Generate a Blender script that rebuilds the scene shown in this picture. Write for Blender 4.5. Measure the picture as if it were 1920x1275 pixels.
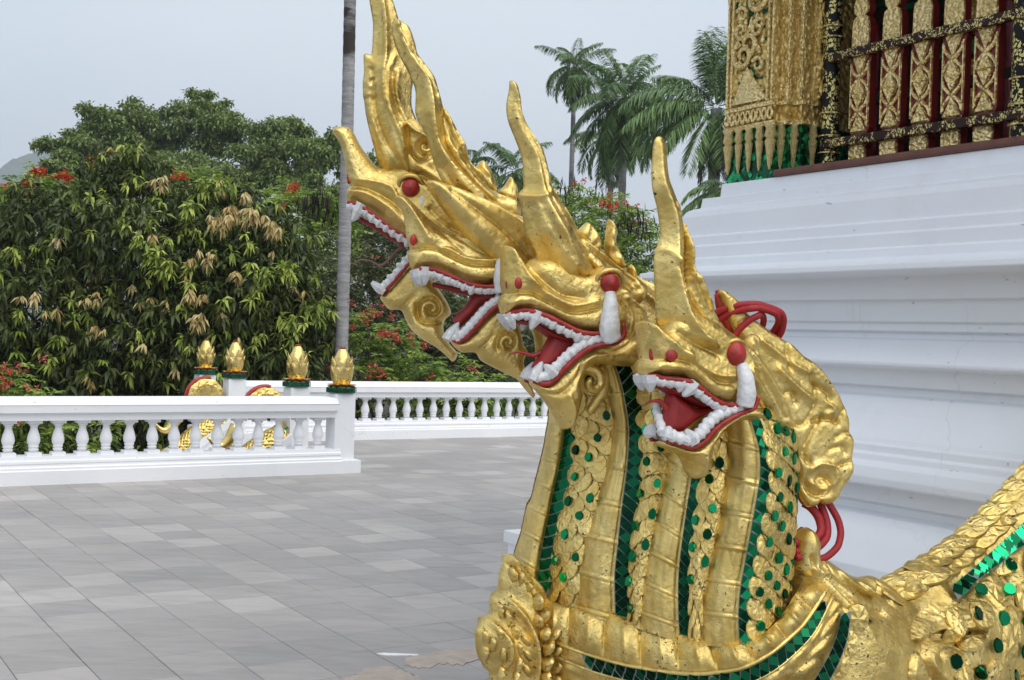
import bpy, bmesh, math, random
import numpy as np
from mathutils import Vector, Matrix
from mathutils.geometry import delaunay_2d_cdt

random.seed(7); RNG = np.random.default_rng(7)
for o in list(bpy.data.objects): bpy.data.objects.remove(o)
SC = bpy.context.scene
COL = SC.collection

# ------------------------------------------------------------------ camera
FPX, PITCH, ROLL, YAW, EYE = 2219.0, -0.003, 0.0321, 0.9969, 1.6
cF = np.array([0, math.cos(PITCH), math.sin(PITCH)]); _U = np.array([0, -math.sin(PITCH), math.cos(PITCH)]); _R = np.array([1., 0, 0])
cR = math.cos(ROLL)*_R + math.sin(ROLL)*_U; cU = -math.sin(ROLL)*_R + math.cos(ROLL)*_U
CAM = np.array([0, 0, EYE])
cam_d = bpy.data.cameras.new('camera'); cam = bpy.data.objects.new('camera', cam_d); COL.objects.link(cam)
cam_d.sensor_width = 36; cam_d.lens = FPX/1920*36; cam_d.clip_start = .05; cam_d.clip_end = 6000
cam.matrix_world = Matrix(((cR[0], cU[0], -cF[0], 0), (cR[1], cU[1], -cF[1], 0), (cR[2], cU[2], -cF[2], EYE), (0, 0, 0, 1)))
SC.camera = cam

# ------------------------------------------------------------------ sky, sun, exposure
SUN_EL, SUN_AZ = 58.0, 128.0        # degrees; azimuth from +Y towards +X of where the sun stands
W = bpy.data.worlds.new('World'); SC.world = W; W.use_nodes = True
nt = W.node_tree; nt.nodes.clear()
wo = nt.nodes.new('ShaderNodeOutputWorld'); bg = nt.nodes.new('ShaderNodeBackground')
sky = nt.nodes.new('ShaderNodeTexSky'); sky.sky_type = 'NISHITA'; sky.sun_disc = False
sky.sun_elevation = math.radians(SUN_EL); sky.sun_rotation = math.radians(SUN_AZ)
sky.air_density = 1.5; sky.dust_density = 4.0
# a closed cloud deck: pale grey white with faint broad variation, thin enough to let a little of the blue through
tc = nt.nodes.new('ShaderNodeTexCoord'); cn = nt.nodes.new('ShaderNodeTexNoise'); cn.inputs['Scale'].default_value = 1.6
cn.inputs['Detail'].default_value = 5; cn.inputs['Roughness'].default_value = .5
mp = nt.nodes.new('ShaderNodeMapping'); mp.inputs['Scale'].default_value = (1, 1, 2.2)
nt.links.new(tc.outputs['Generated'], mp.inputs[0]); nt.links.new(mp.outputs[0], cn.inputs[0])
cr = nt.nodes.new('ShaderNodeValToRGB'); cr.color_ramp.elements[0].position = .34; cr.color_ramp.elements[0].color = (4.7, 5.35, 6.4, 1)
cr.color_ramp.elements[1].position = .66; cr.color_ramp.elements[1].color = (5.9, 6.35, 6.9, 1)
nt.links.new(cn.outputs[0], cr.inputs[0])
mx = nt.nodes.new('ShaderNodeMix'); mx.data_type = 'RGBA'; mx.inputs[0].default_value = .88
nt.links.new(sky.outputs[0], mx.inputs[6]); nt.links.new(cr.outputs[0], mx.inputs[7]); nt.links.new(mx.outputs[2], bg.inputs[0])
bg.inputs[1].default_value = 0.1
nt.links.new(bg.outputs[0], wo.inputs[0])
sun_d = bpy.data.lights.new('sun', 'SUN'); sun_d.energy = 1.5; sun_d.angle = math.radians(80); sun_d.color = (1, .96, .9)
sun = bpy.data.objects.new('sun', sun_d); COL.objects.link(sun)
_d = Vector((math.sin(math.radians(SUN_AZ))*math.cos(math.radians(SUN_EL)), math.cos(math.radians(SUN_AZ))*math.cos(math.radians(SUN_EL)), math.sin(math.radians(SUN_EL))))
sun.rotation_euler = _d.to_track_quat('Z', 'Y').to_euler(); sun.location = (0, 0, 30)
vs = SC.view_settings; vs.view_transform = 'Standard'; vs.look = 'None'; vs.gamma = 1; vs.use_curve_mapping = False; vs.exposure = 0.70
try:
    SC.cycles.max_bounces = 8; SC.cycles.transparent_max_bounces = 8; SC.cycles.volume_bounces = 0
except Exception: pass

# ------------------------------------------------------------------ helpers
DA = np.array([math.sin(YAW), math.cos(YAW), 0]); DB = np.array([-math.cos(YAW), math.sin(YAW), 0]); DZ = np.array([0, 0, 1.])
def ray(px, py): return cF + cR*(px-960)/FPX - cU*(py-637.5)/FPX
def at(px, py, dep):
    d = ray(px, py); return CAM + d*(dep/d[1])
def AB(a, b, z=0.): return DA*a + DB*b + DZ*z
def gnd(px, py, z=0.):
    d = ray(px, py); return CAM + d*((z-EYE)/d[2])
def hitA(px, py, a):                       # where a pixel's ray meets the vertical plane a = const
    d = ray(px, py); return CAM + d*((a - CAM@DA)/(d@DA))
def proj(P):
    P = np.asarray(P, float) - CAM; w = P@cF
    return np.stack([960 + FPX*(P@cR)/w, 637.5 - FPX*(P@cU)/w], -1)
CROPS = dict(R1=(600, 0, 3.035), R2=(600, 220, 3.1875), R3=(680, 420, 3.75), R4=(920, 140, 3.0357), R5=(1100, 240, 3.035), R6=(1140, 560, 3.188),
             R7=(960, 660, 2.3618), R8=(1240, 760, 2.475), S1=(860, 1000, 4.6375), S2=(1480, 860, 3.0727), K1=(1320, 520, 6.373), K2=(1460, 920, 6.375), F=(0, 0, 1))
def q(tag, pts):
    x, y, s = CROPS[tag]; return [(x+a/s, y+b/s) for a, b in pts]

def catmull(P, closed=False, step=None, n=None):
    P = np.asarray(P, float)
    if closed: Q = np.vstack([P[-1], P, P[0], P[1]])
    else: Q = np.vstack([2*P[0]-P[1], P, 2*P[-1]-P[-2]])
    out = []
    for i in range(1, len(Q)-2):
        p0, p1, p2, p3 = Q[i-1], Q[i], Q[i+1], Q[i+2]
        t = np.linspace(0, 1, 12, endpoint=False)[:, None]
        m1 = (p2-p0)*.42; m2 = (p3-p1)*.42
        L = np.linalg.norm(p2-p1)+1e-9
        for m in (m1, m2):
            l = np.linalg.norm(m)
            if l > L: m *= L/l
        out.append((2*t**3-3*t**2+1)*p1 + (t**3-2*t**2+t)*m1 + (-2*t**3+3*t**2)*p2 + (t**3-t**2)*m2)
    out = np.vstack(out)
    if not closed: out = np.vstack([out, P[-1]])
    else: out = np.vstack([out, out[0]])
    s = np.r_[0, np.cumsum(np.linalg.norm(np.diff(out, axis=0), axis=1))]
    if n is None: n = max(3, int(s[-1]/step)+1)
    k = np.linspace(0, s[-1], n + (1 if closed else 0))
    res = np.stack([np.interp(k, s, out[:, j]) for j in range(out.shape[1])], 1)
    return res[:-1] if closed else res

def seg_dist(P, poly, closed=False):
    """distance of points P (n,2) to a polyline"""
    poly = np.asarray(poly, float)
    a = poly if closed else poly[:-1]; b = np.roll(poly, -1, 0) if closed else poly[1:]
    best = np.full(len(P), 1e9)
    for i0 in range(0, len(a), 64):
        A_ = a[i0:i0+64][None]; B_ = b[i0:i0+64][None]; ab = B_-A_
        t = np.clip(((P[:, None]-A_)*ab).sum(-1)/np.maximum((ab*ab).sum(-1), 1e-12), 0, 1)
        d = np.sqrt((((A_+ab*t[..., None])-P[:, None])**2).sum(-1)).min(1)
        best = np.minimum(best, d)
    return best
def inside(P, poly):
    x, y = P[:, 0], P[:, 1]; r = np.zeros(len(P), bool); n = len(poly)
    for i in range(n):
        x1, y1 = poly[i]; x2, y2 = poly[(i+1) % n]
        c = (y1 > y) != (y2 > y)
        if abs(y2-y1) < 1e-12: continue
        r ^= c & (x < (x2-x1)*(y-y1)/(y2-y1)+x1)
    return r

class MB:
    """collects geometry for one mesh"""
    def __init__(s): s.v = []; s.f = []
    def add(s, v, f):
        o = len(s.v); s.v.extend([tuple(map(float, p)) for p in v]); s.f.extend([tuple(i+o for i in g) for g in f]); return s
    def hexa(s, P):                         # 8 corners: bottom 4 ccw, top 4 ccw
        return s.add(P, [(3, 2, 1, 0), (4, 5, 6, 7), (0, 1, 5, 4), (1, 2, 6, 5), (2, 3, 7, 6), (3, 0, 4, 7)])
    def boxab(s, a0, a1, b0, b1, z0, z1):
        return s.hexa([AB(a0, b0, z0), AB(a1, b0, z0), AB(a1, b1, z0), AB(a0, b1, z0), AB(a0, b0, z1), AB(a1, b0, z1), AB(a1, b1, z1), AB(a0, b1, z1)])
    def tube(s, P, r, n=8, flat=1.0, up=None, cap=True):
        P = np.asarray(P, float); m = len(P); r = np.broadcast_to(np.asarray(r, float), (m,))
        T = np.gradient(P, axis=0); T /= np.linalg.norm(T, axis=1)[:, None]+1e-12
        u = np.array(up if up is not None else (0.123, .3, 1.)); V = []
        for i in range(m):
            if up is None and i: u = U_
            a = u - T[i]*(u@T[i]); a /= np.linalg.norm(a)+1e-12; U_ = a; b = np.cross(T[i], a)
            for k in range(n):
                t = 2*math.pi*k/n; V.append(P[i] + a*math.cos(t)*r[i]*flat + b*math.sin(t)*r[i])
        F = [(i*n+k, i*n+(k+1) % n, (i+1)*n+(k+1) % n, (i+1)*n+k) for i in range(m-1) for k in range(n)]
        if cap: F += [tuple(range(n-1, -1, -1)), tuple((m-1)*n+k for k in range(n))]
        return s.add(V, F)
    def lathe(s, prof, c, n=12, sq=None, X=None, Y=None):
        c = np.asarray(c, float); X = np.array([1., 0, 0]) if X is None else X; Y = np.array([0, 1., 0]) if Y is None else Y; V = []
        for r, z in prof:
            for k in range(n):
                t = 2*math.pi*(k+.5)/n; V.append(c + (X*math.cos(t)+Y*math.sin(t))*r + DZ*z)
        m = len(prof)
        F = [(i*n+k, i*n+(k+1) % n, (i+1)*n+(k+1) % n, (i+1)*n+k) for i in range(m-1) for k in range(n)]
        F += [tuple(range(n-1, -1, -1)), tuple((m-1)*n+k for k in range(n))]
        return s.add(V, F)
    def mesh(s, name, smooth=False):
        me = bpy.data.meshes.new(name); me.from_pydata(s.v, [], s.f); me.update()
        if smooth: me.polygons.foreach_set('use_smooth', [True]*len(me.polygons))
        return me
def npmesh(name, V, F, smooth=False):
    """fast mesh from arrays; F is (n,3) or (n,4)"""
    V = np.asarray(V, np.float32); F = np.asarray(F, np.int32); k = F.shape[1]; me = bpy.data.meshes.new(name)
    me.vertices.add(len(V)); me.vertices.foreach_set('co', V.ravel()); me.loops.add(F.size); me.loops.foreach_set('vertex_index', F.ravel())
    me.polygons.add(len(F)); me.polygons.foreach_set('loop_start', np.arange(0, F.size, k, dtype=np.int32))
    if smooth: me.polygons.foreach_set('use_smooth', np.ones(len(F), bool))
    me.update(calc_edges=True); me.validate(); return me

def obj(name, me, mat=None, parent=None, M=None):
    if isinstance(me, MB): me = me.mesh(name)
    o = bpy.data.objects.new(name, me); COL.objects.link(o)
    if mat is not None and me is not None and len(me.materials) == 0: me.materials.append(mat)
    L = M if M is not None else Matrix.Identity(4)
    if parent is not None:
        o.parent = parent
        if parent.type == 'EMPTY': L = Matrix.Translation(-Vector(parent.location)) @ L
    o.matrix_local = L
    return o
def tag(o, label, cat, group=None, kind=None):
    if label: o['label'] = label
    if cat: o['category'] = cat
    if group: o['group'] = group
    if kind: o['kind'] = kind
    return o
def thing(name, label, cat, loc, group=None):
    o = bpy.data.objects.new(name, None); COL.objects.link(o); o.location = [float(x) for x in loc]; o.empty_display_size = .1
    return tag(o, label, cat, group)
def struct(name, me, mat):
    o = obj(name, me, mat); o['kind'] = 'structure'; return o
def frame(p, x, y, z, sx=1, sy=1, sz=1):
    return Matrix(((x[0]*sx, y[0]*sy, z[0]*sz, p[0]), (x[1]*sx, y[1]*sy, z[1]*sz, p[1]), (x[2]*sx, y[2]*sy, z[2]*sz, p[2]), (0, 0, 0, 1)))
def nrm(v): v = np.asarray(v, float); return v/(np.linalg.norm(v)+1e-12)
def copytree(src, loc, rz=0., scale=1.):
    """a thing with copies of its parts and sub-parts (shared meshes); children were built relative to the empty"""
    r = src.copy(); COL.objects.link(r); r.location = [float(x) for x in loc]; r.rotation_euler = (0, 0, rz); r.scale = (scale,)*3
    for ch in list(src.children):
        c = ch.copy(); COL.objects.link(c); c.parent = r
        for g in list(ch.children):
            d = g.copy(); COL.objects.link(d); d.parent = c
    return r

# ------------------------------------------------------------------ materials
def nodes(name):
    m = bpy.data.materials.new(name); m.use_nodes = True; t = m.node_tree; b = t.nodes['Principled BSDF']; return m, t, b
def N(t, typ, **kw):
    n = t.nodes.new(typ)
    for k, v in kw.items():
        if k.startswith('i_'): n.inputs[k[2:].replace('_', ' ')].default_value = v
        else: setattr(n, k, v)
    return n
def noise(t, scale, detail=4, rough=.55, coord='Object', vec=None, dist=0.):
    n = N(t, 'ShaderNodeTexNoise'); n.inputs['Scale'].default_value = scale; n.inputs['Detail'].default_value = detail
    n.inputs['Roughness'].default_value = rough; n.inputs['Distortion'].default_value = dist
    if vec is None:
        c = N(t, 'ShaderNodeTexCoord'); vec = c.outputs[coord]
    t.links.new(vec, n.inputs['Vector']); return n
def ramp(t, src, *stops):
    r = N(t, 'ShaderNodeValToRGB'); e = r.color_ramp.elements
    while len(e) < len(stops): e.new(.5)
    for i, (p, c) in enumerate(stops):
        e[i].position = p; e[i].color = tuple(c)+(1,) if not np.isscalar(c) else (c, c, c, 1)
    t.links.new(src, r.inputs[0]); return r
def mixc(t, f, a, b, typ='MIX'):
    m = N(t, 'ShaderNodeMix', data_type='RGBA', blend_type=typ)
    for k, v in ((0, f), (6, a), (7, b)):
        if hasattr(v, 'links') or hasattr(v, 'is_linked'): t.links.new(v, m.inputs[k])
        else: m.inputs[k].default_value = v if np.isscalar(v) else tuple(v)+(1,)
    return m.outputs[2]
def bump(t, b, h, strength, dist):
    n = N(t, 'ShaderNodeBump'); n.inputs['Strength'].default_value = strength; n.inputs['Distance'].default_value = dist
    t.links.new(h, n.inputs['Height']); t.links.new(n.outputs[0], b.inputs['Normal']); return n
def simple(name, col, rough=.6, metal=0., var=.12, scale=8., bumpd=0., spec=.5):
    m, t, b = nodes(name); n = noise(t, scale)
    lo = [c*(1-var) for c in col]; hi = [min(1, c*(1+var)) for c in col]
    r = ramp(t, n.outputs[0], (.3, lo), (.7, hi)); t.links.new(r.outputs[0], b.inputs['Base Color'])
    b.inputs['Roughness'].default_value = rough; b.inputs['Metallic'].default_value = metal; b.inputs['Specular IOR Level'].default_value = spec
    if bumpd: bump(t, b, n.outputs[0], .5, bumpd)
    return m

def gold_mat(name, wear=.5, sc=1.0, rough=.46, bumpd=.008, col=((.67, .485, .145), (.88, .695, .275))):
    m, t, b = nodes(name); tcn = N(t, 'ShaderNodeNewGeometry'); vec = tcn.outputs['Position']
    n1 = noise(t, 9*sc, 3, .5, vec=vec); n2 = noise(t, 60*sc, 5, .65, vec=vec); n3 = noise(t, 26*sc, 4, .6, vec=vec, dist=1.2)
    vor = N(t, 'ShaderNodeTexVoronoi'); vor.inputs['Scale'].default_value = 17*sc; vor.feature = 'F1'; t.links.new(vec, vor.inputs['Vector'])
    base = ramp(t, n1.outputs[0], (.3, col[0]), (.7, col[1]))
    # gilded leaf squares differ a little from each other
    bwv = N(t, 'ShaderNodeRGBToBW'); t.links.new(vor.outputs['Color'], bwv.inputs[0]); lv_ = ramp(t, bwv.outputs[0], (.2, .86), (.8, 1.08)); leaf = mixc(t, 1., base.outputs[0], lv_.outputs[0], 'MULTIPLY')
    # worn spots where the dark lacquer ground shows
    w = ramp(t, n2.outputs[0], (.585+.10*(1-wear), 0.), (.63+.10*(1-wear), 1.)); w2 = ramp(t, n1.outputs[0], (.44, 0.), (.56, 1.))
    wm = N(t, 'ShaderNodeMath', operation='MULTIPLY'); t.links.new(w.outputs[0], wm.inputs[0]); t.links.new(w2.outputs[0], wm.inputs[1])
    c = mixc(t, wm.outputs[0], leaf, (.045, .03, .015)); t.links.new(c, b.inputs['Base Color'])
    inv = N(t, 'ShaderNodeMath', operation='SUBTRACT'); inv.inputs[0].default_value = 1.; t.links.new(wm.outputs[0], inv.inputs[1]); t.links.new(inv.outputs[0], b.inputs['Metallic'])
    rr = ramp(t, n3.outputs[0], (.3, rough-.14), (.7, rough+.12)); t.links.new(rr.outputs[0], b.inputs['Roughness'])
    h = N(t, 'ShaderNodeMath', operation='MULTIPLY_ADD'); t.links.new(n3.outputs[0], h.inputs[0]); h.inputs[1].default_value = 1.0
    hh = N(t, 'ShaderNodeMath', operation='MULTIPLY'); t.links.new(n2.outputs[0], hh.inputs[0]); hh.inputs[1].default_value = .55
    t.links.new(hh.outputs[0], h.inputs[2]); n5 = noise(t, 4.5*sc, 3, .6, vec=vec); cm = ramp(t, n5.outputs[0], (.38, .22), (.62, 1.)); hm_ = N(t, 'ShaderNodeMath', operation='MULTIPLY'); t.links.new(h.outputs[0], hm_.inputs[0]); t.links.new(cm.outputs[0], hm_.inputs[1]); bump(t, b, hm_.outputs[0], .6, bumpd)
    return m
def white_mat(name, tint=(.83, .84, .855), dirt=.28, spots=True, streak=True, crack=True):
    m, t, b = nodes(name); tcn = N(t, 'ShaderNodeTexCoord'); vec = tcn.outputs['Object']
    n1 = noise(t, 1.3, 4, .6, vec=vec); r1 = ramp(t, n1.outputs[0], (.35, [c*(1-.12*dirt) for c in tint]), (.65, tint))
    out = r1.outputs[0]
    if streak:
        mpn = N(t, 'ShaderNodeMapping'); mpn.inputs['Scale'].default_value = (5, 5, .5); t.links.new(vec, mpn.inputs[0])
        n2 = noise(t, 1.2, 5, .6, vec=mpn.outputs[0]); r2 = ramp(t, n2.outputs[0], (.60, 0.), (.85, .5*dirt)); out = mixc(t, r2.outputs[0], out, (.42, .38, .33))
    if spots:
        mpn = N(t, 'ShaderNodeMapping'); mpn.inputs['Scale'].default_value = (6, 6, 16); t.links.new(vec, mpn.inputs[0])
        n3 = noise(t, 1.6, 3, .6, vec=mpn.outputs[0]); r3 = ramp(t, n3.outputs[0], (.715, 0.), (.735, .6)); out = mixc(t, r3.outputs[0], out, (.28, .28, .275))
    if crack:
        nd_ = noise(t, 2.5, 3, .6, vec=vec); wv = N(t, 'ShaderNodeVectorMath', operation='MULTIPLY_ADD'); t.links.new(nd_.outputs['Color'], wv.inputs[0]); wv.inputs[1].default_value = (.5,)*3; t.links.new(vec, wv.inputs[2])
        vc = N(t, 'ShaderNodeTexVoronoi', feature='DISTANCE_TO_EDGE'); vc.inputs['Scale'].default_value = .9; t.links.new(wv.outputs[0], vc.inputs['Vector']); rc = ramp(t, vc.outputs['Distance'], (.0, 1.), (.006, 0.)); mk = ramp(t, noise(t, .7, 2, .5, vec=vec).outputs[0], (.52, 0.), (.62, .22)); mc = N(t, 'ShaderNodeMath', operation='MULTIPLY'); t.links.new(rc.outputs[0], mc.inputs[0]); t.links.new(mk.outputs[0], mc.inputs[1]); out = mixc(t, mc.outputs[0], out, (.38, .36, .34))
        ng = noise(t, .8, 6, .7, vec=vec); rg = ramp(t, ng.outputs[0], (.55, 0.), (.78, .35)); out = mixc(t, rg.outputs[0], out, (.52, .47, .42))
    t.links.new(out, b.inputs['Base Color']); b.inputs['Roughness'].default_value = .55; b.inputs['Specular IOR Level'].default_value = .35
    n4 = noise(t, 14, 5, .6, vec=vec); bump(t, b, n4.outputs[0], .25, .006)
    return m

M_GOLD = gold_mat('gold_leaf', .68)
M_GOLD2 = gold_mat('gold_leaf_worn', 1.0, 1.25, .44, .010)
M_GOLDF = gold_mat('gold_leaf_far', .35, .6, .33, .012, ((.72, .52, .16), (.88, .68, .28)))
M_RED = simple('red_paint', (.34, .02, .017), .42, var=.38, scale=38, bumpd=.008)
M_ROPE = simple('red_rope_paint', (.33, .013, .018), .6, var=.2, scale=60, bumpd=.002)
M_MOUTH = simple('mouth_red', (.28, .012, .010), .45, var=.3, scale=20, bumpd=.003)
M_TOOTH = simple('tooth_white', (.74, .745, .75), .55, var=.13, scale=48, bumpd=.012)
M_TONGUE = simple('tongue_old_paint', (.20, .09, .085), .55, var=.3, scale=30)
M_WHITE = white_mat('white_limewash')
M_PLINTH = white_mat('white_plinth', (.81, .83, .865), .30, True, True)
def mirror_mat(name, lo, hi, rough=.06):
    m, t, b = nodes(name); oi = N(t, 'ShaderNodeObjectInfo'); r = ramp(t, oi.outputs['Random'], (.0, lo), (.55, [c*.7 for c in hi]), (1, hi))
    t.links.new(r.outputs[0], b.inputs['Base Color']); b.inputs['Metallic'].default_value = .92; b.inputs['Roughness'].default_value = rough
    n = noise(t, 120, 2); bump(t, b, n.outputs[0], .06, .002); return m
M_MIRROR = mirror_mat('green_mirror_glass', (.002, .022, .010), (.006, .13, .05))  # base colour darkened to stand in for dark trees reflected in the strips
M_GEM = mirror_mat('green_gem_glass', (.002, .03, .014), (.008, .30, .11), .08)
M_MIRBRIGHT = mirror_mat('bright_green_mirror', (.01, .2, .08), (.02, .66, .25), .1)
M_GROUT = simple('tile_grout', (.215, .205, .195), .8)
# ================================================================== terrace floor
def marble():
    m, t, b = nodes('grey_marble_tile'); oi = N(t, 'ShaderNodeObjectInfo'); tcn = N(t, 'ShaderNodeTexCoord')
    at_ = N(t, 'ShaderNodeAttribute', attribute_name='shade'); add = N(t, 'ShaderNodeMath', operation='ADD')
    mul = N(t, 'ShaderNodeMath', operation='MULTIPLY'); t.links.new(oi.outputs['Random'], mul.inputs[0]); t.links.new(at_.outputs['Fac'], add.inputs[1])
    al = N(t, 'ShaderNodeObjectInfo'); mul.inputs[1].default_value = 1.; t.links.new(mul.outputs[0], add.inputs[0])
    fr = N(t, 'ShaderNodeMath', operation='FRACT'); t.links.new(add.outputs[0], fr.inputs[0])
    base = ramp(t, fr.outputs[0], (0, (.315, .301, .289)), (.30, (.334, .313, .297)), (.6, (.348, .328, .313)), (.85, (.378, .356, .336)), (1, (.440, .414, .386)))
    gm = N(t, 'ShaderNodeNewGeometry'); mpn = N(t, 'ShaderNodeMapping'); mpn.inputs['Rotation'].default_value = (0, 0, .55); mpn.inputs['Scale'].default_value = (1.2, 5, 1); t.links.new(gm.outputs['Position'], mpn.inputs[0])
    n = noise(t, 2.4, 6, .65, vec=mpn.outputs[0], dist=.8); r = ramp(t, n.outputs[0], (.35, .90), (.5, 1.), (.7, 1.09))
    c = mixc(t, 1., base.outputs[0], r.outputs[0], 'MULTIPLY')
    n2 = noise(t, .55, 5, .6, vec=gm.outputs['Position']); r2 = ramp(t, n2.outputs[0], (.35, .88), (.65, 1.07)); c = mixc(t, 1., c, r2.outputs[0], 'MULTIPLY')
    n3 = noise(t, 34, 3, .6, vec=gm.outputs['Position']); r3 = ramp(t, n3.outputs[0], (.70, 0.), (.76, .35)); c = mixc(t, r3.outputs[0], c, (.16, .15, .145))
    t.links.new(c, b.inputs['Base Color']); rr = ramp(t, n2.outputs[0], (.3, .45), (.7, .65)); t.links.new(rr.outputs[0], b.inputs['Roughness']); b.inputs['Specular IOR Level'].default_value = .22
    bump(t, b, n.outputs[0], .1, .003); return m
M_MARBLE = marble()
A0, SA, B0, SB = 1.052, .3225, 5.347, .3442
EDGE_B = 16.45
mb = MB(); mb.boxab(-40, 30, -12, 12.55, -1.4, -.028); mb.boxab(5.55, 40, 12.55, EDGE_B, -1.4, -.028)
floor = struct('terrace_floor', mb, M_GROUT)
ti = [(i, j) for i in range(-60, 70) for j in range(-20, 33)]
vis = []; rest = []
for i, j in ti:
    a, b = A0+(i+.5)*SA, B0+(j+.5)*SB
    if b > 12.3 and a < 5.9: continue
    if b > EDGE_B-.2: continue
    P = AB(a, b); dep = P[1]
    if dep < 1.0: continue
    x, y = proj(P)
    if -140 < x < 1080 and 560 < y < 1300: vis.append((dep, i, j))
    elif -700 < x < 2900 and y < 3200 and dep < 24: rest.append((i, j))
vis.sort(); near = vis[:300]; rest += [(i, j) for _, i, j in vis[300:]]
def tile_mesh(g=.0014, th=.028, c=.003):
    x, y = SA/2-g, SB/2-g; m = MB()
    V = [(sx*(x-k), sy*(y-k), z) for z, k in ((-th, 0), (-c, 0), (0, c)) for sx, sy in ((-1, -1), (1, -1), (1, 1), (-1, 1))]
    F = [(8, 9, 10, 11)] + [(l*4+k, l*4+(k+1) % 4, l*4+4+(k+1) % 4, l*4+4+k) for l in (0, 1) for k in range(4)]
    m.add(V, F); return m.mesh('tile')
TM = tile_mesh(); TM.materials.append(M_MARBLE)
_X = AB(1, 0); _Y = AB(0, 1)
for dep, i, j in near:
    p = AB(A0+(i+.5)*SA, B0+(j+.5)*SB, random.uniform(-.0012, .0012))
    ax = nrm(_X + DZ*random.uniform(-.0025, .0025)); ay = nrm(_Y + DZ*random.uniform(-.0025, .0025))
    obj('tile', TM, None, floor, frame(p, ax, ay, nrm(np.cross(ax, ay))))
V = []; F = []; sh = []
for i, j in rest:
    p = AB(A0+(i+.5)*SA, B0+(j+.5)*SB, -.001); o = len(V); x, y = SA/2-.0012, SB/2-.0012
    V += [p-_X*x-_Y*y, p+_X*x-_Y*y, p+_X*x+_Y*y, p-_X*x+_Y*y]; F.append((o, o+1, o+2, o+3)); sh.append(random.random())
me = npmesh('tiles_far', V, F); at_ = me.attributes.new('shade', 'FLOAT', 'FACE'); at_.data.foreach_set('value', np.array(sh, np.float32))
o = obj('far_tiles', me, M_MARBLE, floor); o['kind'] = 'stuff'

# sandy water stain and a streak of white paint on the tiles by the statue
def blob(poly_px, z, name, mat, label, cat):
    P = catmull(poly_px, True, step=6); P = P + RNG.normal(0, 1.8 if name == 'sand_patch' else .25, P.shape); pts = [gnd(x, y) for x, y in P]
    m = MB(); m.add([p+DZ*z for p in pts] + [p+DZ*.0003 for p in pts], [tuple(range(len(pts)))[::-1]] + [(i, (i+1) % len(pts), len(pts)+(i+1) % len(pts), len(pts)+i) for i in range(len(pts))])
    o = obj(name, m, mat); tag(o, label, cat); return o
M_SAND = simple('wet_sand', (.375, .305, .25), .5, var=.16, scale=14)
blob([(640, 1278), (668, 1266), (690, 1255), (716, 1250), (735, 1252), (760, 1262), (790, 1272), (808, 1290), (760, 1310), (640, 1310)], .003, 'sand_patch', M_SAND, 'larger tan sand stain on the grey tiles at the bottom edge', 'sand stain')
blob([(756, 1243), (758, 1236), (790, 1231), (822, 1222), (860, 1219), (905, 1219), (905, 1232), (880, 1240), (860, 1248), (830, 1246), (800, 1254), (770, 1252)], .0035, 'sand_patch', M_SAND, 'narrow tan sand stain on the tiles reaching the gold rosette', 'sand stain')
M_CHALK = simple('white_paint_drip', (.75, .75, .74), .6)
blob([(706, 1226), (735, 1226), (785, 1228), (786, 1230), (735, 1230), (716, 1229)], .0045, 'paint_streak', M_CHALK, 'thin streak of white paint on the grey floor tiles', 'paint streak')

# ground outside the terrace, reaching the horizon
M_EARTH = simple('earth_ground', (.045, .04, .026), .9, var=.4, scale=.8)
m = MB(); G = []; n = 60
xs = np.r_[np.linspace(-3000, -80, 10), np.linspace(-60, 60, 40), np.linspace(80, 3000, 10)]; ys = np.r_[np.linspace(-200, 0, 6), np.linspace(4, 120, 50), np.linspace(150, 5000, 12)]
gv = [(x, y, -1.45 + .05*math.sin(x*.7)*math.cos(y*.5)) for y in ys for x in xs]; k = len(xs)
gf = [(r*k+c, r*k+c+1, (r+1)*k+c+1, (r+1)*k+c) for r in range(len(ys)-1) for c in range(k-1)]
struct('ground', npmesh('ground', gv, gf), M_EARTH)

# ================================================================== balustrades
def extrude_profile(m, prof, a0, a1, b):      # prof: list of (half width, z) from bottom up, both sides
    P = [(h, z) for h, z in prof] + [(-h, z) for h, z in reversed(prof)]; k = len(P)
    V = [AB(a, b+h, z) for a in (a0, a1) for h, z in P]
    F = [(i, (i+1) % k, k+(i+1) % k, k+i) for i in range(k)] + [tuple(range(k))[::-1], tuple(range(k, 2*k))]
    m.add(V, F); return m
RAIL = [(.085, .622), (.12, .624), (.125, .69), (.135, .70), (.165, .705), (.168, .775), (.175, .782), (.150, .80), (.125, .838), (.06, .856)]
BASE = [(.19, -.02), (.19, .135), (.182, .142), (.175, .146), (.175, .165), (.155, .178), (.15, .2), (.158, .206), (.155, .228), (.13, .24), (.125, .272)]
def baluster_mesh():
    m = MB(); w = .067
    for z0, z1 in ((.270, .305), (.592, .626)):
        m.hexa([AB(-w, -w, z0), AB(w, -w, z0), AB(w, w, z0), AB(-w, w, z0), AB(-w, -w, z1), AB(w, -w, z1), AB(w, w, z1), AB(-w, w, z1)])
    m.lathe([(0.0495, .305), (0.0405, .322), (0.0495, .328), (0.0495, .338), (0.0390, .346), (0.0465, .356), (0.0495, .36), (0.0495, .37), (0.0450, .376), (0.0570, .395), (0.0622, .42), (0.0600, .45), (0.0495, .49), (0.0375, .525), (0.0323, .548), (0.0360, .556), (0.0345, .566), (0.0465, .572), (0.0495, .592)], (0, 0, 0), 16)
    me = m.mesh('baluster'); 
    for p in me.polygons: p.use_smooth = len(p.vertices) == 4 and p.index > 11
    return me
BAL = baluster_mesh(); BAL.materials.append(M_WHITE)
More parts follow.
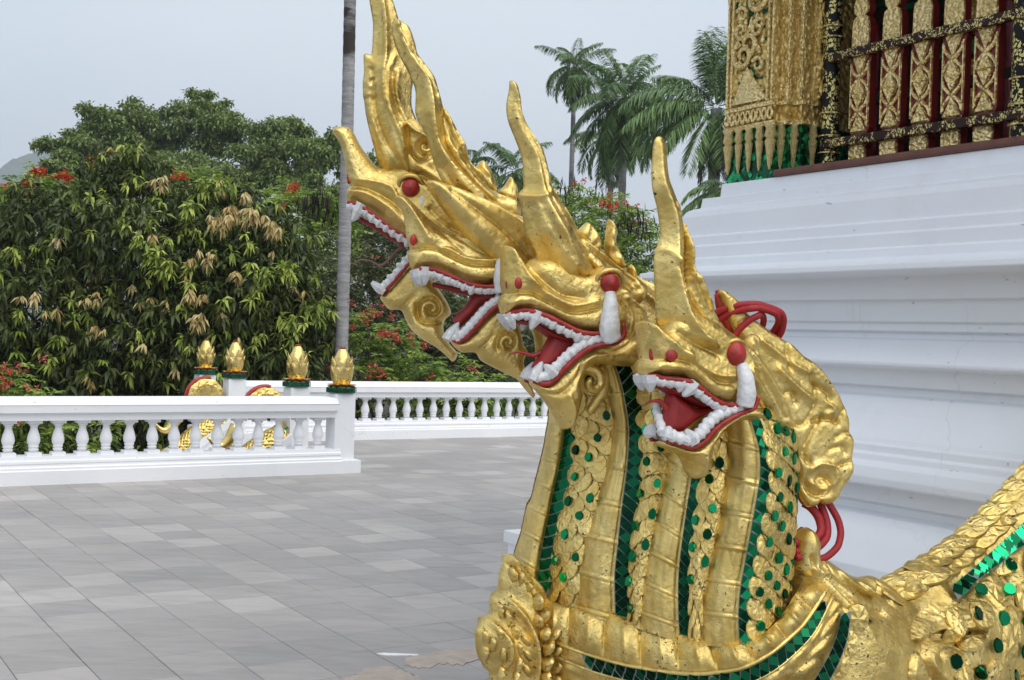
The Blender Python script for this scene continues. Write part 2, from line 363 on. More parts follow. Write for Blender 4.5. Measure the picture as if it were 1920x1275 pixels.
def balustrade(label, a0, a1, b, sp, first):
    t = thing('balustrade', label, 'balustrade', AB((a0+a1)/2, b), None)
    obj('handrail', extrude_profile(MB(), RAIL, a0, a1, b), M_WHITE, t); obj('base_course', extrude_profile(MB(), BASE, a0-.05, a1+.05, b), M_WHITE, t)
    a = first
    while a < a1-.06:
        if a > a0+.05: obj('baluster', BAL, None, t, Matrix.Translation(Vector(AB(a+random.uniform(-.004, .004), b+random.uniform(-.003, .003), 0))) @ Matrix.Rotation(random.uniform(-.03, .03), 4, 'Z') @ Matrix.Scale(random.uniform(.97, 1.03), 4, Vector((1, 0, 0))))
        a += sp
    return t
FB = 12.36; PA = 5.70
balustrade('nearer white balustrade ending at a lotus topped post', -1.9, PA-.10, FB, .2325, -1.78)
BB = 16.05
balustrade('farther white balustrade behind the dragon heads and the terrace', PA+.10, 16.5, BB, .2325, PA+.24)

def petal_mesh(w=.5, curl=.25):
    """unit petal: base at origin, rising along z to 1, bulging outwards (+x), tip curling out"""
    V = []; F = []; nu, nv = 5, 7
    for i in range(nv):
        t = i/(nv-1); half = w*math.sin(math.pi*min(.93, .30+.70*t)**1.0)**.8 if t < 1 else .015
        half = w*(1-t**2.2)**.6*(.75+.25*math.sin(math.pi*t)) + .004
        for k in range(nu):
            s = k/(nu-1)*2-1; x = .10*math.sin(math.pi*t*.9) + curl*t**4 - .30*(s*half)**2/w*1.2 + .03*(1-abs(s))
            V.append((x, s*half, t - .10*abs(s)*t))
    for i in range(nv-1):
        for k in range(nu-1): F.append((i*nu+k, i*nu+k+1, (i+1)*nu+k+1, (i+1)*nu+k))
    o = len(V); V += [(x-.05, y*.96, z) for x, y, z in V]; F += [tuple(o+i for i in f[::-1]) for f in F]
    rim = [k for k in range(nu)] + [i*nu+nu-1 for i in range(1, nv)] + [(nv-1)*nu+k for k in range(nu-2, -1, -1)] + [i*nu for i in range(nv-2, 0, -1)]
    for i in range(len(rim)): a, b = rim[i], rim[(i+1) % len(rim)]; F.append((b, a, o+a, o+b))
    m = MB(); m.add(V, F); return m.mesh('petal', True)
PET = petal_mesh(.46, .10); PET.materials.append(M_GOLDF)
PETF = petal_mesh(.45, .02); PETF.materials.append(M_GOLDF)
def lotus_post(label, b, z_face=.93):
    P = AB(PA, b); t = thing('gate_post', label, 'gate post', P, 'lotus topped gate posts')
    m = MB(); h = .122; m.boxab(PA-h, PA+h, b-h, b+h, .14, .885); m.boxab(PA-.105, PA+.105, b-.105, b+.105, .883, .90); obj('pillar', m, M_WHITE, t)
    m = MB(); m.boxab(PA-.185, PA+.185, b-.185, b+.185, -.02, .138); m.boxab(PA-.17, PA+.17, b-.17, b+.17, .136, .146); obj('footing', m, M_WHITE, t)
    m = MB(); V = []; c = [(.165, .898), (.178, .905), (.178, .955), (.15, .972), (.13, .978)]
    m.lathe(c, P, 8); cap = obj('cap', m, M_CAP, t)
    m = MB(); m.lathe([(.05, .975), (.085, .985), (.108, 1.03), (.128, 1.10), (.130, 1.17), (.112, 1.25), (.076, 1.33), (.047, 1.385), (.03, 1.40)], P, 16); me = m.mesh('finial', True); f = obj('finial', me, M_GOLDF, t)
    m = MB(); m.lathe([(.034, 1.395), (.036, 1.41), (.026, 1.418), (.01, 1.415)], P, 10); obj('tip', m, M_RED, f)
    for zt, r, nn, hh, ww, tilt in ((.990, .096, 9, .13, .13, .16), (1.03, .117, 9, .19, .17, .06), (1.11, .124, 8, .20, .17, -.06), (1.21, .098, 7, .13, .13, -.36)):
        for k in range(nn):
            an = 2*math.pi*(k+(zt*7 % 1))/nn; x = np.array([math.cos(an), math.sin(an), 0]); y = np.array([-x[1], x[0], 0]); z = nrm(DZ + x*tilt)
            x2 = nrm(np.cross(y, z)); obj('petal', PET, None, f, frame(P+x*(r-.012)+DZ*zt, x2, y, z, hh*.7, ww, hh))
    for k in range(9):
        an = 2*math.pi*(k+.4)/9; x = np.array([math.cos(an), math.sin(an), 0]); y = np.array([-x[1], x[0], 0]); z = nrm(x+DZ*.06); x2 = nrm(np.cross(y, z))
        obj('petal', PETF, None, f, frame(P+x*.055+DZ*.992, x2, y, z, .08, .085, .115))
        z = nrm(x-DZ*.02); x2 = nrm(np.cross(y, z)); obj('red_petal', PETR, None, f, frame(P+x*.05+DZ*.984, x2, y, z, .06, .10, .128))
    return t
PETR = PETF.copy(); PETR.materials.clear(); PETR.materials.append(M_RED)
def cap_mat():
    m, t, b = nodes('green_mosaic_cap'); tcn = N(t, 'ShaderNodeTexCoord'); v = N(t, 'ShaderNodeTexVoronoi'); v.inputs['Scale'].default_value = 28; t.links.new(tcn.outputs['Object'], v.inputs['Vector'])
    r = ramp(t, v.outputs['Color'], (.2, (.003, .035, .016)), (.7, (.006, .10, .04))); t.links.new(r.outputs[0], b.inputs['Base Color'])
    b.inputs['Roughness'].default_value = .15; b.inputs['Metallic'].default_value = .4; return m
M_CAP = cap_mat()
PB = [FB]+[float(hitA(px_, 700, PA)@DB) for px_ in (557, 440, 385)]
lotus_post('gold lotus topped post nearest, where the front balustrade ends', PB[0])
lotus_post('gold lotus topped post, second from the palm trunk', PB[1])
lotus_post('gold lotus topped post, third from the palm trunk', PB[2])
lotus_post('gold lotus topped post farthest to the left of the four', PB[3])

# two stair walls with gilded serpents running down behind the near balustrade
def scaled_body():
    m, t, b = nodes('gold_scales_green_dots'); tcn = N(t, 'ShaderNodeTexCoord'); v = N(t, 'ShaderNodeTexVoronoi'); v.inputs['Scale'].default_value = 26; v.inputs['Randomness'].default_value = .25; t.links.new(tcn.outputs['Object'], v.inputs['Vector'])
    r = ramp(t, v.outputs['Distance'], (.26, 0.), (.30, 1.)); c = mixc(t, r.outputs[0], (.004, .12, .05), (.72, .52, .16)); t.links.new(c, b.inputs['Base Color'])
    b.inputs['Metallic'].default_value = .9; b.inputs['Roughness'].default_value = .33; bump(t, b, v.outputs['Distance'], .8, .02); return m
M_SCB = scaled_body(); M_GREEN = simple('green_paint', (.01, .20, .09), .3)
SL = math.tan(math.radians(34))
def stair_serpent(b, lw, ls):
    t = thing('stair_wall', lw, 'stair wall', AB(PA-1.2, b, -.9), 'stair walls behind the near balustrade'); m = MB()
    for k, (dz, hw) in enumerate(((0.0, .20), (.10, .16), (.17, .19))):
        z1 = .30+dz-.14; z0 = z1-.11 if k else -2.6
        a0, a1 = PA-3.0, PA-.12
        P = [AB(a0, b-hw, z0 if not k else z0-SL*2.9), AB(a1, b-hw, z0), AB(a1, b+hw, z0), AB(a0, b+hw, z0 if not k else z0-SL*2.9), AB(a0, b-hw, z1-SL*2.88), AB(a1, b-hw, z1), AB(a1, b+hw, z1), AB(a0, b+hw, z1-SL*2.88)]
        m.hexa(P)
    obj('wall', m, M_WHITE, t)
    s = thing('stair_serpent', ls, 'serpent statue', AB(PA-.7, b, .1), 'gilded serpents on the stair walls')
    L = np.linspace(0, 1, 40); P = np.array([AB(PA-.14-2.8*u, b, .30+.03*math.sin(u*14)-SL*2.8*u) for u in L]); m = MB(); m.tube(P, .15+.02*np.sin(L*14), 14, up=(0, 0, 1.), flat=1.05); obj('body', m.mesh('body', True), M_SCB, s)
    m = MB(); m.tube(P+DB*(-.10)+DZ*.105, .018, 6, up=(0, 0, 1.)); obj('stripe', m, M_GREEN, s)
    m = MB(); m.tube(P+DZ*.155, .03+.016*(np.arange(40) % 2), 6, up=(0, 0, 1.)); obj('ridge', m, M_GOLDF, s)
    # tail fan standing beside the post
    c = AB(PA-.40, b, .63); V = []; F = []; K = 26
    for sgn in (-1, 1):
        V.append(c+DB*.05*sgn)
        for k in range(K+1):
            an = math.pi*(-.22+1.40*k/K); r = .25*(1+.045*abs(math.sin(k*math.pi/2.0)))
            V.append(c+(DA*math.cos(an)+DZ*math.sin(an))*r*.72+DB*.055*sgn)
        for k in range(K+1):
            an = math.pi*(-.22+1.40*k/K); r = .25*(1+.05*abs(math.sin(k*math.pi/4.3))); V.append(c+(DA*math.cos(an)+DZ*math.sin(an))*r+DB*.03*sgn)
    o2 = 2*(K+1)+1
    for h in (0, o2):
        for k in range(K): F += [(h, h+1+k, h+2+k), (h+1+k, h+K+2+k, h+K+3+k, h+2+k)]
    for k in range(K): F.append((K+2+k, o2+K+2+k, o2+K+3+k, K+3+k))
    m = MB(); m.add(V, F); fan = obj('tail_fan', m, M_GOLDF, s)
    m = MB()
    for k in range(0, 7):
        an = math.pi*(-.05+1.05*k/6); cc = c+(DA*math.cos(an)+DZ*math.sin(an))*.17-DB*.055; th = np.linspace(0, 4.6, 16)
        m.tube(np.array([cc+(DA*math.cos(an+x)+DZ*math.sin(an+x))*.055*(1-x/6) for x in th]), .008, 5)
    obj('scrollwork', m, M_GOLD2, fan)
    m = MB(); th = np.linspace(.42, 1.16, 24); m.tube(np.array([c+(DA*math.cos(math.pi*x)+DZ*math.sin(math.pi*x))*.265+DB*.02 for x in th]), .03, 8); obj('red_rim', m, M_RED, fan)
    # curling flame under the fan
    th = np.linspace(0, 1, 16); m = MB(); m.tube(np.array([AB(PA-.75-.35*u, b-.02, .42-.1*u-.18*math.sin(u*3)) for u in th]), .09*(1-.8*th), 8); obj('flame', m.mesh('flame', True), M_GOLDF, s)
stair_serpent(PB[1], 'white sloping stair wall under the gold serpent fan nearest the post', 'gold serpent with round tail fan, beside the second post')
stair_serpent(PB[2], 'white sloping stair wall under the farther gold serpent fan', 'gold serpent with round tail fan, farther left of the two')
m = MB()
for k in range(8): m.boxab(PA-.3*(k+1)-.1, PA-.3*k-.1, PB[1]+.2, PB[2]-.2, -1.8, -.03-.17*(k+1))
tag(obj('stair_flight', m, M_WHITE), 'white steps going down between the two gold serpent walls', 'steps')
# white block just behind the statue
m = MB(); p = at(985, 1000, 5.0); a_, b_ = p@DA, p@DB; m.boxab(a_-.02, a_+.5, b_-.15, b_+.1, 0, p[2]); m.boxab(a_-.035, a_+.51, b_-.165, b_+.115, p[2]-.05, p[2]-.002)
tag(obj('stair_pier', m, M_WHITE), 'low white pier half hidden behind the gold rosette', 'pier')
# ================================================================== temple plinth
ct = at(1353, 351, 7.6); CA, CB = ct@DA, ct@DB        # top outer corner of the plinth
PROF = [(0, 2.62), (.006, 2.535), (.085, 2.525), (.092, 2.462), (.125, 2.455), (.158, 2.435), (.172, 2.40), (.176, 2.335), (.178, 2.275), (.205, 2.268), (.207, 2.21),
        (.228, 2.203), (.228, 2.13), (.245, 2.123), (.25, 2.075), (.285, 2.05), (.36, 2.035), (.362, 2.002), (.345, 1.994), (.165, 1.985), (.155, 1.978), (.150, 1.862), (.105, 1.855), (.098, 1.745), (.07, 1.735), (.075, 1.695), (.045, 1.682),
        (.05, 1.655), (.10, 1.65), (.19, 1.565), (.225, 1.53), (.225, 1.512), (.215, 1.505), (.125, 1.492), (.12, 1.40), (.085, 1.388), (.09, 1.355), (.14, 1.34), (.19, 1.25), (.275, 1.13), (.285, 1.105), (.31, 1.10), (.312, 1.06), (.34, 1.052), (.345, 1.02),
        (.385, .995), (.40, .94), (.395, .905), (.375, .895), (.285, .885), (.28, .80), (.25, .785), (.255, .75), (.33, .735), (.42, .62), (.50, .50), (.505, .30), (.60, .29), (.60, -.02)]
temple = thing('temple_plinth', 'stepped white moulded plinth carrying the gilded pavilion', 'plinth', AB(CA+2, CB-3))
V = []; F = []; k = len(PROF); LEN = 12.
for (o_, z) in PROF:
    V += [AB(CA-o_, CB-LEN, z), AB(CA-o_, CB+o_, z), AB(CA+6, CB+o_, z)]
for i in range(k-1): F += [(i*3, i*3+1, (i+1)*3+1, (i+1)*3), (i*3+1, i*3+2, (i+1)*3+2, (i+1)*3+1)]
top = len(V); V += [AB(CA+6, CB-LEN, 2.62)]; F.append((0, top, 2, 1))
m = MB(); m.add(V, F); me = m.mesh('plinth_mouldings'); po = obj('moulded_base', me, M_PLINTH, temple)
bv = po.modifiers.new('b', 'BEVEL'); bv.width = .005; bv.segments = 2; bv.limit_method = 'ANGLE'; bv.angle_limit = math.radians(22)
# brown wooden ledge
M_WOOD = simple('brown_ledge_wood', (.13, .045, .028), .45, var=.25, scale=12)
hb = hitA(1452, 331, CA+.0); lb1 = hb@DB
m = MB(); m.boxab(CA-.02, CA+.9, CB-LEN, lb1, 2.622, 2.665); o = obj('ledge', m, M_WOOD, temple); bv = o.modifiers.new('b', 'BEVEL'); bv.width = .012; bv.segments = 3
FZ = 2.665

# ------------------------------------------------------------------ materials of the pavilion
def lacquer(name, sc, thr=.10, base=(.012, .008, .006), g=(.60, .52, .20)):
    m, t, b = nodes(name); tcn = N(t, 'ShaderNodeTexCoord'); mpn = N(t, 'ShaderNodeMapping'); t.links.new(tcn.outputs['Object'], mpn.inputs[0]); mpn.inputs['Scale'].default_value = (1, 1, .75)
    nz = noise(t, sc*.6, 3, .6, vec=mpn.outputs[0]); ad = N(t, 'ShaderNodeVectorMath', operation='MULTIPLY_ADD'); t.links.new(nz.outputs['Color'], ad.inputs[0]); ad.inputs[1].default_value = (.05,)*3; t.links.new(mpn.outputs[0], ad.inputs[2])
    v = N(t, 'ShaderNodeTexVoronoi', feature='DISTANCE_TO_EDGE'); v.inputs['Scale'].default_value = sc; t.links.new(ad.outputs[0], v.inputs['Vector'])
    v2 = noise(t, sc*.35, 2, .5, vec=tcn.outputs['Object']); r2 = ramp(t, v2.outputs[0], (.40, .3), (.6, 1.))
    r = ramp(t, v.outputs['Distance'], (thr, 0.), (thr+.04, 1.)); mm = N(t, 'ShaderNodeMath', operation='MULTIPLY'); t.links.new(r.outputs[0], mm.inputs[0]); t.links.new(r2.outputs[0], mm.inputs[1])
    gt = N(t, 'ShaderNodeMath', operation='GREATER_THAN'); gt.inputs[1].default_value = .55; t.links.new(mm.outputs[0], gt.inputs[0])
    c = mixc(t, gt.outputs[0], base, g); t.links.new(c, b.inputs['Base Color']); ms = N(t, 'ShaderNodeMath', operation='MULTIPLY'); ms.inputs[1].default_value = .75; t.links.new(gt.outputs[0], ms.inputs[0]); t.links.new(ms.outputs[0], b.inputs['Metallic'])
    b.inputs['Roughness'].default_value = .5; b.inputs['Specular IOR Level'].default_value = .25; return m
M_LACQ = lacquer('black_lacquer_gold', 44, .095, (.006, .004, .004), (.72, .62, .24)); M_LACQR = lacquer('dark_red_lacquer_gold', 56, .12, (.028, .008, .006), (.70, .58, .24))
def carved(name, sc, depth, green=0., col=((.60, .42, .12), (.80, .60, .23))):
    m, t, b = nodes(name); tcn = N(t, 'ShaderNodeTexCoord'); vec = tcn.outputs['Object']
    nz = noise(t, sc*.35, 3, .5, vec=vec); ad = N(t, 'ShaderNodeVectorMath', operation='MULTIPLY_ADD'); t.links.new(nz.outputs['Color'], ad.inputs[0]); ad.inputs[1].default_value = (.9/sc,)*3; t.links.new(vec, ad.inputs[2])
    v = N(t, 'ShaderNodeTexVoronoi', feature='SMOOTH_F1'); v.inputs['Scale'].default_value = sc; t.links.new(ad.outputs[0], v.inputs['Vector'])
    h = N(t, 'ShaderNodeMath', operation='MULTIPLY_ADD'); t.links.new(nz.outputs[0], h.inputs[0]); h.inputs[1].default_value = .8; mv = N(t, 'ShaderNodeMath', operation='MULTIPLY'); mv.inputs[1].default_value = -1.4; t.links.new(v.outputs['Distance'], mv.inputs[0]); t.links.new(mv.outputs[0], h.inputs[2])
    cc = ramp(t, noise(t, 6, vec=vec).outputs[0], (.3, col[0]), (.7, col[1])); out = cc.outputs[0]
    if green:
        gr = ramp(t, v.outputs['Distance'], (green, 0.), (green+.06, 1.)); out = mixc(t, gr.outputs[0], out, (.005, .10, .04))
    t.links.new(out, b.inputs['Base Color']); b.inputs['Metallic'].default_value = .62; b.inputs['Roughness'].default_value = .38; bump(t, b, h.outputs[0], .85, depth); return m
M_CARV = carved('carved_gilt', 30, .03); M_CARVF = carved('carved_gilt_fine', 55, .02, col=((.76, .57, .22), (.92, .74, .36)))
def mosaic():
    m, t, b = nodes('green_mirror_mosaic'); tcn = N(t, 'ShaderNodeTexCoord'); mpn = N(t, 'ShaderNodeMapping'); t.links.new(tcn.outputs['Object'], mpn.inputs[0]); mpn.inputs['Rotation'].default_value = (.0, .785, .57)
    v = N(t, 'ShaderNodeTexVoronoi'); v.inputs['Scale'].default_value = 38; v.inputs['Randomness'].default_value = .12; t.links.new(mpn.outputs[0], v.inputs['Vector'])
    r = ramp(t, v.outputs['Color'], (.25, (.002, .03, .014)), (.6, (.004, .12, .045)), (.8, (.02, .45, .16))); t.links.new(r.outputs[0], b.inputs['Base Color']); b.inputs['Metallic'].default_value = .6; b.inputs['Roughness'].default_value = .12
    bump(t, b, v.outputs['Color'], .4, .006); return m
M_MOSAIC = mosaic()
M_MAROON = simple('maroon_paint', (.14, .012, .016), .35, var=.2); M_SLATRED = simple('red_slat_paint', (.17, .012, .010), .35, var=.2); M_DARKWOOD = simple('dark_interior_wood', (.035, .02, .012), .6, var=.5, scale=5)

# ------------------------------------------------------------------ corner column (redented, gilded)
pav = thing('temple_pavilion', 'gilded open pavilion with carved corner column on the white plinth', 'pavilion', AB(CA+1.2, CB-1.5, FZ))
c0 = hitA(1449, 330, CA+.02); cbR = c0@DB             # near edge of the column front face
ca = CA+.02; cb0 = cbR; cb1 = CB-.025
wdt = cb1-cb0
cw = .055
SEC = [(ca, cb1), (ca, cb0), (ca+cw, cb0), (ca+cw, cb0-cw), (ca+2*cw, cb0-cw), (ca+2*cw, cb0-2*cw), (ca+3*cw+.05, cb0-2*cw), (ca+.55, cb0-2*cw), (ca+.55, cb1)]
def prism(m, sec, z0, z1, grow=0., taper=0.):
    c = np.mean(np.array(sec), 0); S = [np.array(p)+nrm(np.array(p)-c)*grow for p in sec]; k = len(S)
    V = [AB(p[0], p[1], z0) for p in S] + [AB(*(np.array(p)+nrm(np.array(p)-c)*taper), z1) for p in S]
    m.add(V, [tuple(range(k)), tuple(range(k, 2*k))[::-1]] + [(i, k+i, k+(i+1) % k, (i+1) % k) for i in range(k)]); return m
CZ0 = 2.622
z_of = lambda py: hitA(1410, py, ca)[2]
z_ic = z_of(240); z_band = z_of(205)
obj('mosaic_foot', prism(MB(), SEC, CZ0, z_ic, .0), M_MOSAIC, pav)
colm = obj('corner_column', prism(MB(), SEC, z_ic, 5.0, .012), M_CARV, pav)
m = MB(); prism(m, SEC, z_ic-.004, z_ic+.022, .03); prism(m, SEC, z_band, z_band+.025, .03); obj('column_band', m, M_CARVF, colm)
# gilt pendants hanging over the mosaic foot
def pendant_mesh():
    m = MB(); m.lathe([(.006, 0), (.022, .02), (.016, .045), (.03, .10), (.045, .30), (.06, .48), (.075, .62), (.05, .68), (.085, .74), (.06, .9), (.10, 1.0)], (0, 0, 0), 8); return m.mesh('pendant', True)
PEN = pendant_mesh(); PEN.materials.append(M_CARVF)
hh = z_ic-CZ0
def pend(a, b, s=1.): obj('pendant', PEN, None, pav, frame(AB(a, b, CZ0+hh*.16), DA, DB, DZ, .36*s*.9, .42*s, hh*.86))
for k in range(5): pend(ca-.012, cb0+.02+(wdt-.02)*k/4.2, .95 if k not in (0, 4) else 1.25)
pend(ca+cw-.01, cb0-.012); pend(ca+2*cw-.01, cb0-cw-.012); pend(ca+3*cw+.04, cb0-2*cw-.012)
# front panel of the column: green ground with gilt scrolls
pb0, pb1 = cb0+.052, cb1-.052
m = MB(); m.boxab(ca-.016, ca, pb0, pb1, z_band+.10, 5.0); obj('panel_ground', m, carved('carved_gilt_green', 22, .03, .52), colm)
m = MB(); zc = z_band+.04
m.add([AB(ca-.03, pb0, zc), AB(ca-.03, pb1, zc), AB(ca-.05, (pb0+pb1)/2, zc+.22), AB(ca-.01, pb0, zc), AB(ca-.01, pb1, zc)], [(0, 2, 1), (0, 3, 2), (1, 2, 4)])
def scroll(c_b, c_z, r, turns, rot, sgn=1, th=.018):
    u = np.linspace(0, 1, 26); an = rot+sgn*u*turns*2*math.pi; rr = r*(1-.82*u); P = np.array([AB(ca-.03-.012*x, c_b+R_*math.cos(a), c_z+R_*math.sin(a)) for a, R_, x in zip(an, rr, u)])
    m.tube(P, th*(1-.45*u), 6)
mid = (pb0+pb1)/2; wd = (pb1-pb0)/2
for kz in range(6):
    zz = zc+.30+kz*.34
    scroll(mid+wd*.35*(-1)**kz, zz, wd*.62, 1.4, 1.2+kz, 1 if kz % 2 else -1, .022); scroll(mid-wd*.45*(-1)**kz, zz+.15, wd*.42, 1.2, 2.5, -1, .016); scroll(mid-wd*.5*(-1)**kz, zz-.08, wd*.35, 1.1, .5, 1, .016); scroll(mid+wd*.5*(-1)**kz, zz+.16, wd*.38, 1.3, 3.5, 1, .018); scroll(mid+.1*wd, zz+.07, wd*.5, 1.0, 4.5, -1, .02)
    for j in range(16):
        b_, z_ = mid+random.uniform(-.85, .85)*wd, zz+random.uniform(-.15, .18); m.lathe([(.002, -.02), (.016, 0), (.012, .02), (.003, .04)], AB(ca-.026, b_, z_), 6)
obj('gilt_scrolls', m.mesh('gilt_scrolls', True), M_CARVF, colm)
m = MB()
for b_ in (pb0-.008, pb1+.008, cb0+.006, cb1-.006): m.boxab(ca-.032, ca-.008, b_-.008, b_+.008, z_band+.03, 5.0)
for (x, y) in SEC[2:7]: m.boxab(x-.018, x+.004, y-.018, y+.006, z_band+.03, 5.0)
obj('column_trim', m, M_CARVF, colm)
# band of foliage between the two mouldings
m = MB()
for k in range(9):
    b_ = cb0+.02+(wdt-.03)*k/8
    for s_ in (-1, 1): 
        u = np.linspace(0, 1, 8); m.tube(np.array([AB(ca-.022, b_+s_*.02*math.sin(x*3.1), z_ic+.03+x*(z_band-z_ic-.04)) for x in u]), .012*(1-.4*u), 5)
obj('foliage_band', m.mesh('foliage_band', True), M_CARVF, colm)
# hanging openwork bracket on the right of the column and the capital swelling on the left
m = MB(); zt = z_of(0)
bx_ = cb0-2*cw-.03
for kz in range(6):
    zz = z_band+.12+kz*.16; u = np.linspace(0, 1, 18)
    m.tube(np.array([AB(ca+.23+.01*x, bx_-.035+.05*(1-.7*x)*math.cos(1.6+x*7.5), zz+.075*(1-.7*x)*math.sin(1.6+x*7.5)) for x in u]), .016*(1-.3*u), 6)
m.tube(np.array([AB(ca+.23, bx_+.01, z) for z in np.linspace(z_band, 4.6, 6)]), .02, 6); obj('bracket_scrolls', m.mesh('bracket_scrolls', True), M_CARV, colm)
zl = lambda py: at(1360, py, 7.7)[2]
m = MB(); m.lathe([(.02, zl(94)), (.06, zl(88)), (.075, zl(70)), (.055, zl(60)), (.06, zl(52)), (.075, zl(45)), (.05, zl(36)), (.08, zl(28)), (.13, zl(8)), (.15, zl(-30)), (.18, zl(-90))], AB(ca+.16, cb1+.02, 0), 14); obj('capital', m.mesh('capital', True), M_CARV, colm)

# ------------------------------------------------------------------ lacquered posts and rails
LA = CA+.22
def lac_col(px):
    p = hitA(px, 290, LA+.06); b = p@DB
    t = thing('lacquer_column', None, 'column', AB(LA+.06, b, FZ))
    r = .058; prof = []
    z = FZ; 
    for z_, rr in ((0, .066), (.03, .066), (.04, .055), (.10, .055), (.105, .062), (.12, .062), (.125, .055), (.20, .055), (.205, .064), (.225, .064), (.23, .056), (.34, .056), (.345, .062), (.36, .062), (.365, .054), (.80, .054), (.805, .062), (.825, .062), (.83, .055), (.87, .055), (.875, .062), (.89, .062), (.895, .055), (1.08, .055), (1.085, .063), (1.10, .063), (1.105, .055), (1.25, .055), (1.26, .064), (1.29, .064), (1.30, .05), (1.45, .05), (2.3, .05)): prof.append((rr, FZ+z_))
    m = MB(); m.lathe(prof, AB(LA+.06, b, 0), 20); me = m.mesh('shaft'); 
    for p_ in me.polygons: p_.use_smooth = True
    o = obj('shaft', me, M_LACQ, t); es = o.modifiers.new('e', 'EDGE_SPLIT'); es.split_angle = .6
    m = MB()
    for z_ in (.112, .215, .352, .815, .882, 1.092, 1.275): m.lathe([(.062, FZ+z_-.005), (.066, FZ+z_-.003), (.066, FZ+z_+.003), (.062, FZ+z_+.005)], AB(LA+.06, b, 0), 20)
    obj('gilt_ring', m, M_CARVF, t)
    return t, b
tL, bL = lac_col(1554); tag(tL, 'black lacquer column with gilt flower pattern beside the carved corner column', None)
tR, bR = lac_col(1912); tag(tR, 'black lacquer column with gilt pattern at the right edge of the picture', None)
def rail(py0, label):
    p = hitA(1733, py0, LA+.03); z = p[2]; t = obj('lacquer_rail', (lambda m: m.boxab(LA-.012, LA+.028, bR-2.0, bL-.02, z-.028, z+.028))(MB()), M_LACQR)
    bv = t.modifiers.new('b', 'BEVEL'); bv.width = .008; bv.segments = 2; tag(t, label, 'rail'); return z
zr1 = rail(70, 'upper black and gold lacquer rail across the gilded slats'); zr0 = rail(244, 'lower black and gold lacquer rail across the gilded slats')
# gilded slats
def slat_parts():
    """outline (b, z) of one slat; 0 = centre"""
    w = .071; zb, zt = FZ+.002, 4.35
    prof = [(.035, zb), (.058, zb+.05), (.06, zb+.10), (.045, zb+.135), (.062, zb+.15), (.066, zr0-.035), (w*.75, zr0-.03), (w*.75, zr0+.03), (w, zr0+.07), (w, zr1-.07), (w*1.12, zr1-.03), (w*.9, zr1+.03), (w*.88, zr1+.16), (w*.75, zr1+.20), (.03, zr1+.215), (.048, zr1+.235), (.055, zr1+.275), (.045, zr1+.31), (.026, zr1+.325), (.045, zr1+.345), (.055, zr1+.39), (.04, zr1+.43), (.03, zr1+.44), (.055, zr1+.5), (.055, zt)]
    return prof
SP = slat_parts()
def slab(m, prof, a0, a1, b, k=1.):
    n = len(prof); P = [(h*k, z) for h, z in prof] + [(-h*k, z) for h, z in reversed(prof)]; q_ = len(P)
    V = [AB(a, b+h, z) for a in (a0, a1) for h, z in P]
    F = [(i, (i+1) % q_, q_+(i+1) % q_, q_+i) for i in range(q_)]
    for o_ in (0, q_):
        for i in range(n-1):
            f = (o_+i, o_+i+1, o_+q_-2-i, o_+q_-1-i); F.append(f if o_ == 0 else f[::-1])
    m.add(V, F); return m
lab = ['nearest the corner column', 'second from the corner column', 'in the middle of the five', 'second from the right edge column', 'nearest the right edge column']
zm0, zm1 = zr0+.075, zr1-.06
for k, px in enumerate((1601, 1659, 1716, 1775, 1836)):
    b = hitA(px, 285, LA)@DB; a0 = LA+.032
    t = thing('gilded_slat', 'gilded carved slat with red sides, '+lab[k], 'slat', AB(a0, b, FZ), 'gilded slats of the pavilion railing')
    obj('red_core', slab(MB(), SP, a0+.006, a0+.056, b), M_SLATRED, t)
    # gilt pieces on the face, all in relief
    lo = [p for p in SP if p[1] < zr0-.02]; m = slab(MB(), lo, a0-.014, a0+.005, b, .96); obj('foot', m, M_CARVF, t)
    up = [p for p in SP if p[1] > zr1+.0]; m = slab(MB(), up, a0-.010, a0+.005, b, .97)
    obj('finial', m, M_CARVF, t)
    def V_(m, zc, h, w, d=.012, inv=False):
        s = -1 if inv else 1; P = [(w, zc+s*h), (-w, zc+s*h), (0, zc-s*h)]
        vv = [AB(a0+.004, b+x, z) for x, z in P] + [AB(a0-d, b+x*.86, z*.86+zc*.14) for x, z in P]
        m.add(vv, [(3, 4, 5), (0, 1, 4, 3), (1, 2, 5, 4), (2, 0, 3, 5)])
    m = MB(); w = .065; H = zm1-zm0
    m.boxab(a0-.008, a0+.005, b-w-.004, b-w+.004, zm0, zm1); m.boxab(a0-.008, a0+.005, b+w-.004, b+w+.004, zm0, zm1)
    V_(m, zm1-.02, .075, w*.95); V_(m, zm0+.03, .06, w*.95, inv=True)
    zc = zm0+H*.52
    for s_ in (1, -1): V_(m, zc+s_*.045, .05, w*.8, .018, inv=s_ > 0)
    for zz in (zm0+H*.24, zm0+H*.75):
        for s1 in (-1, 1):
            for s2 in (-1, 1):
                u = np.linspace(0, 1, 9); m.tube(np.array([AB(a0-.004, b+s1*w*(.15+.75*math.sin(x*1.9)), zz+s2*(.008+.075*x)) for x in u]), .013*(1-.5*u), 5)
        m.lathe([(.003, -.012), (.014, 0), (.003, .012)], AB(a0-.008, b, zz), 6)
    m.lathe([(.003, -.02), (.022, 0), (.003, .02)], AB(a0-.016, b, zc), 8)
    obj('gilt_relief', m, M_CARVF, t)
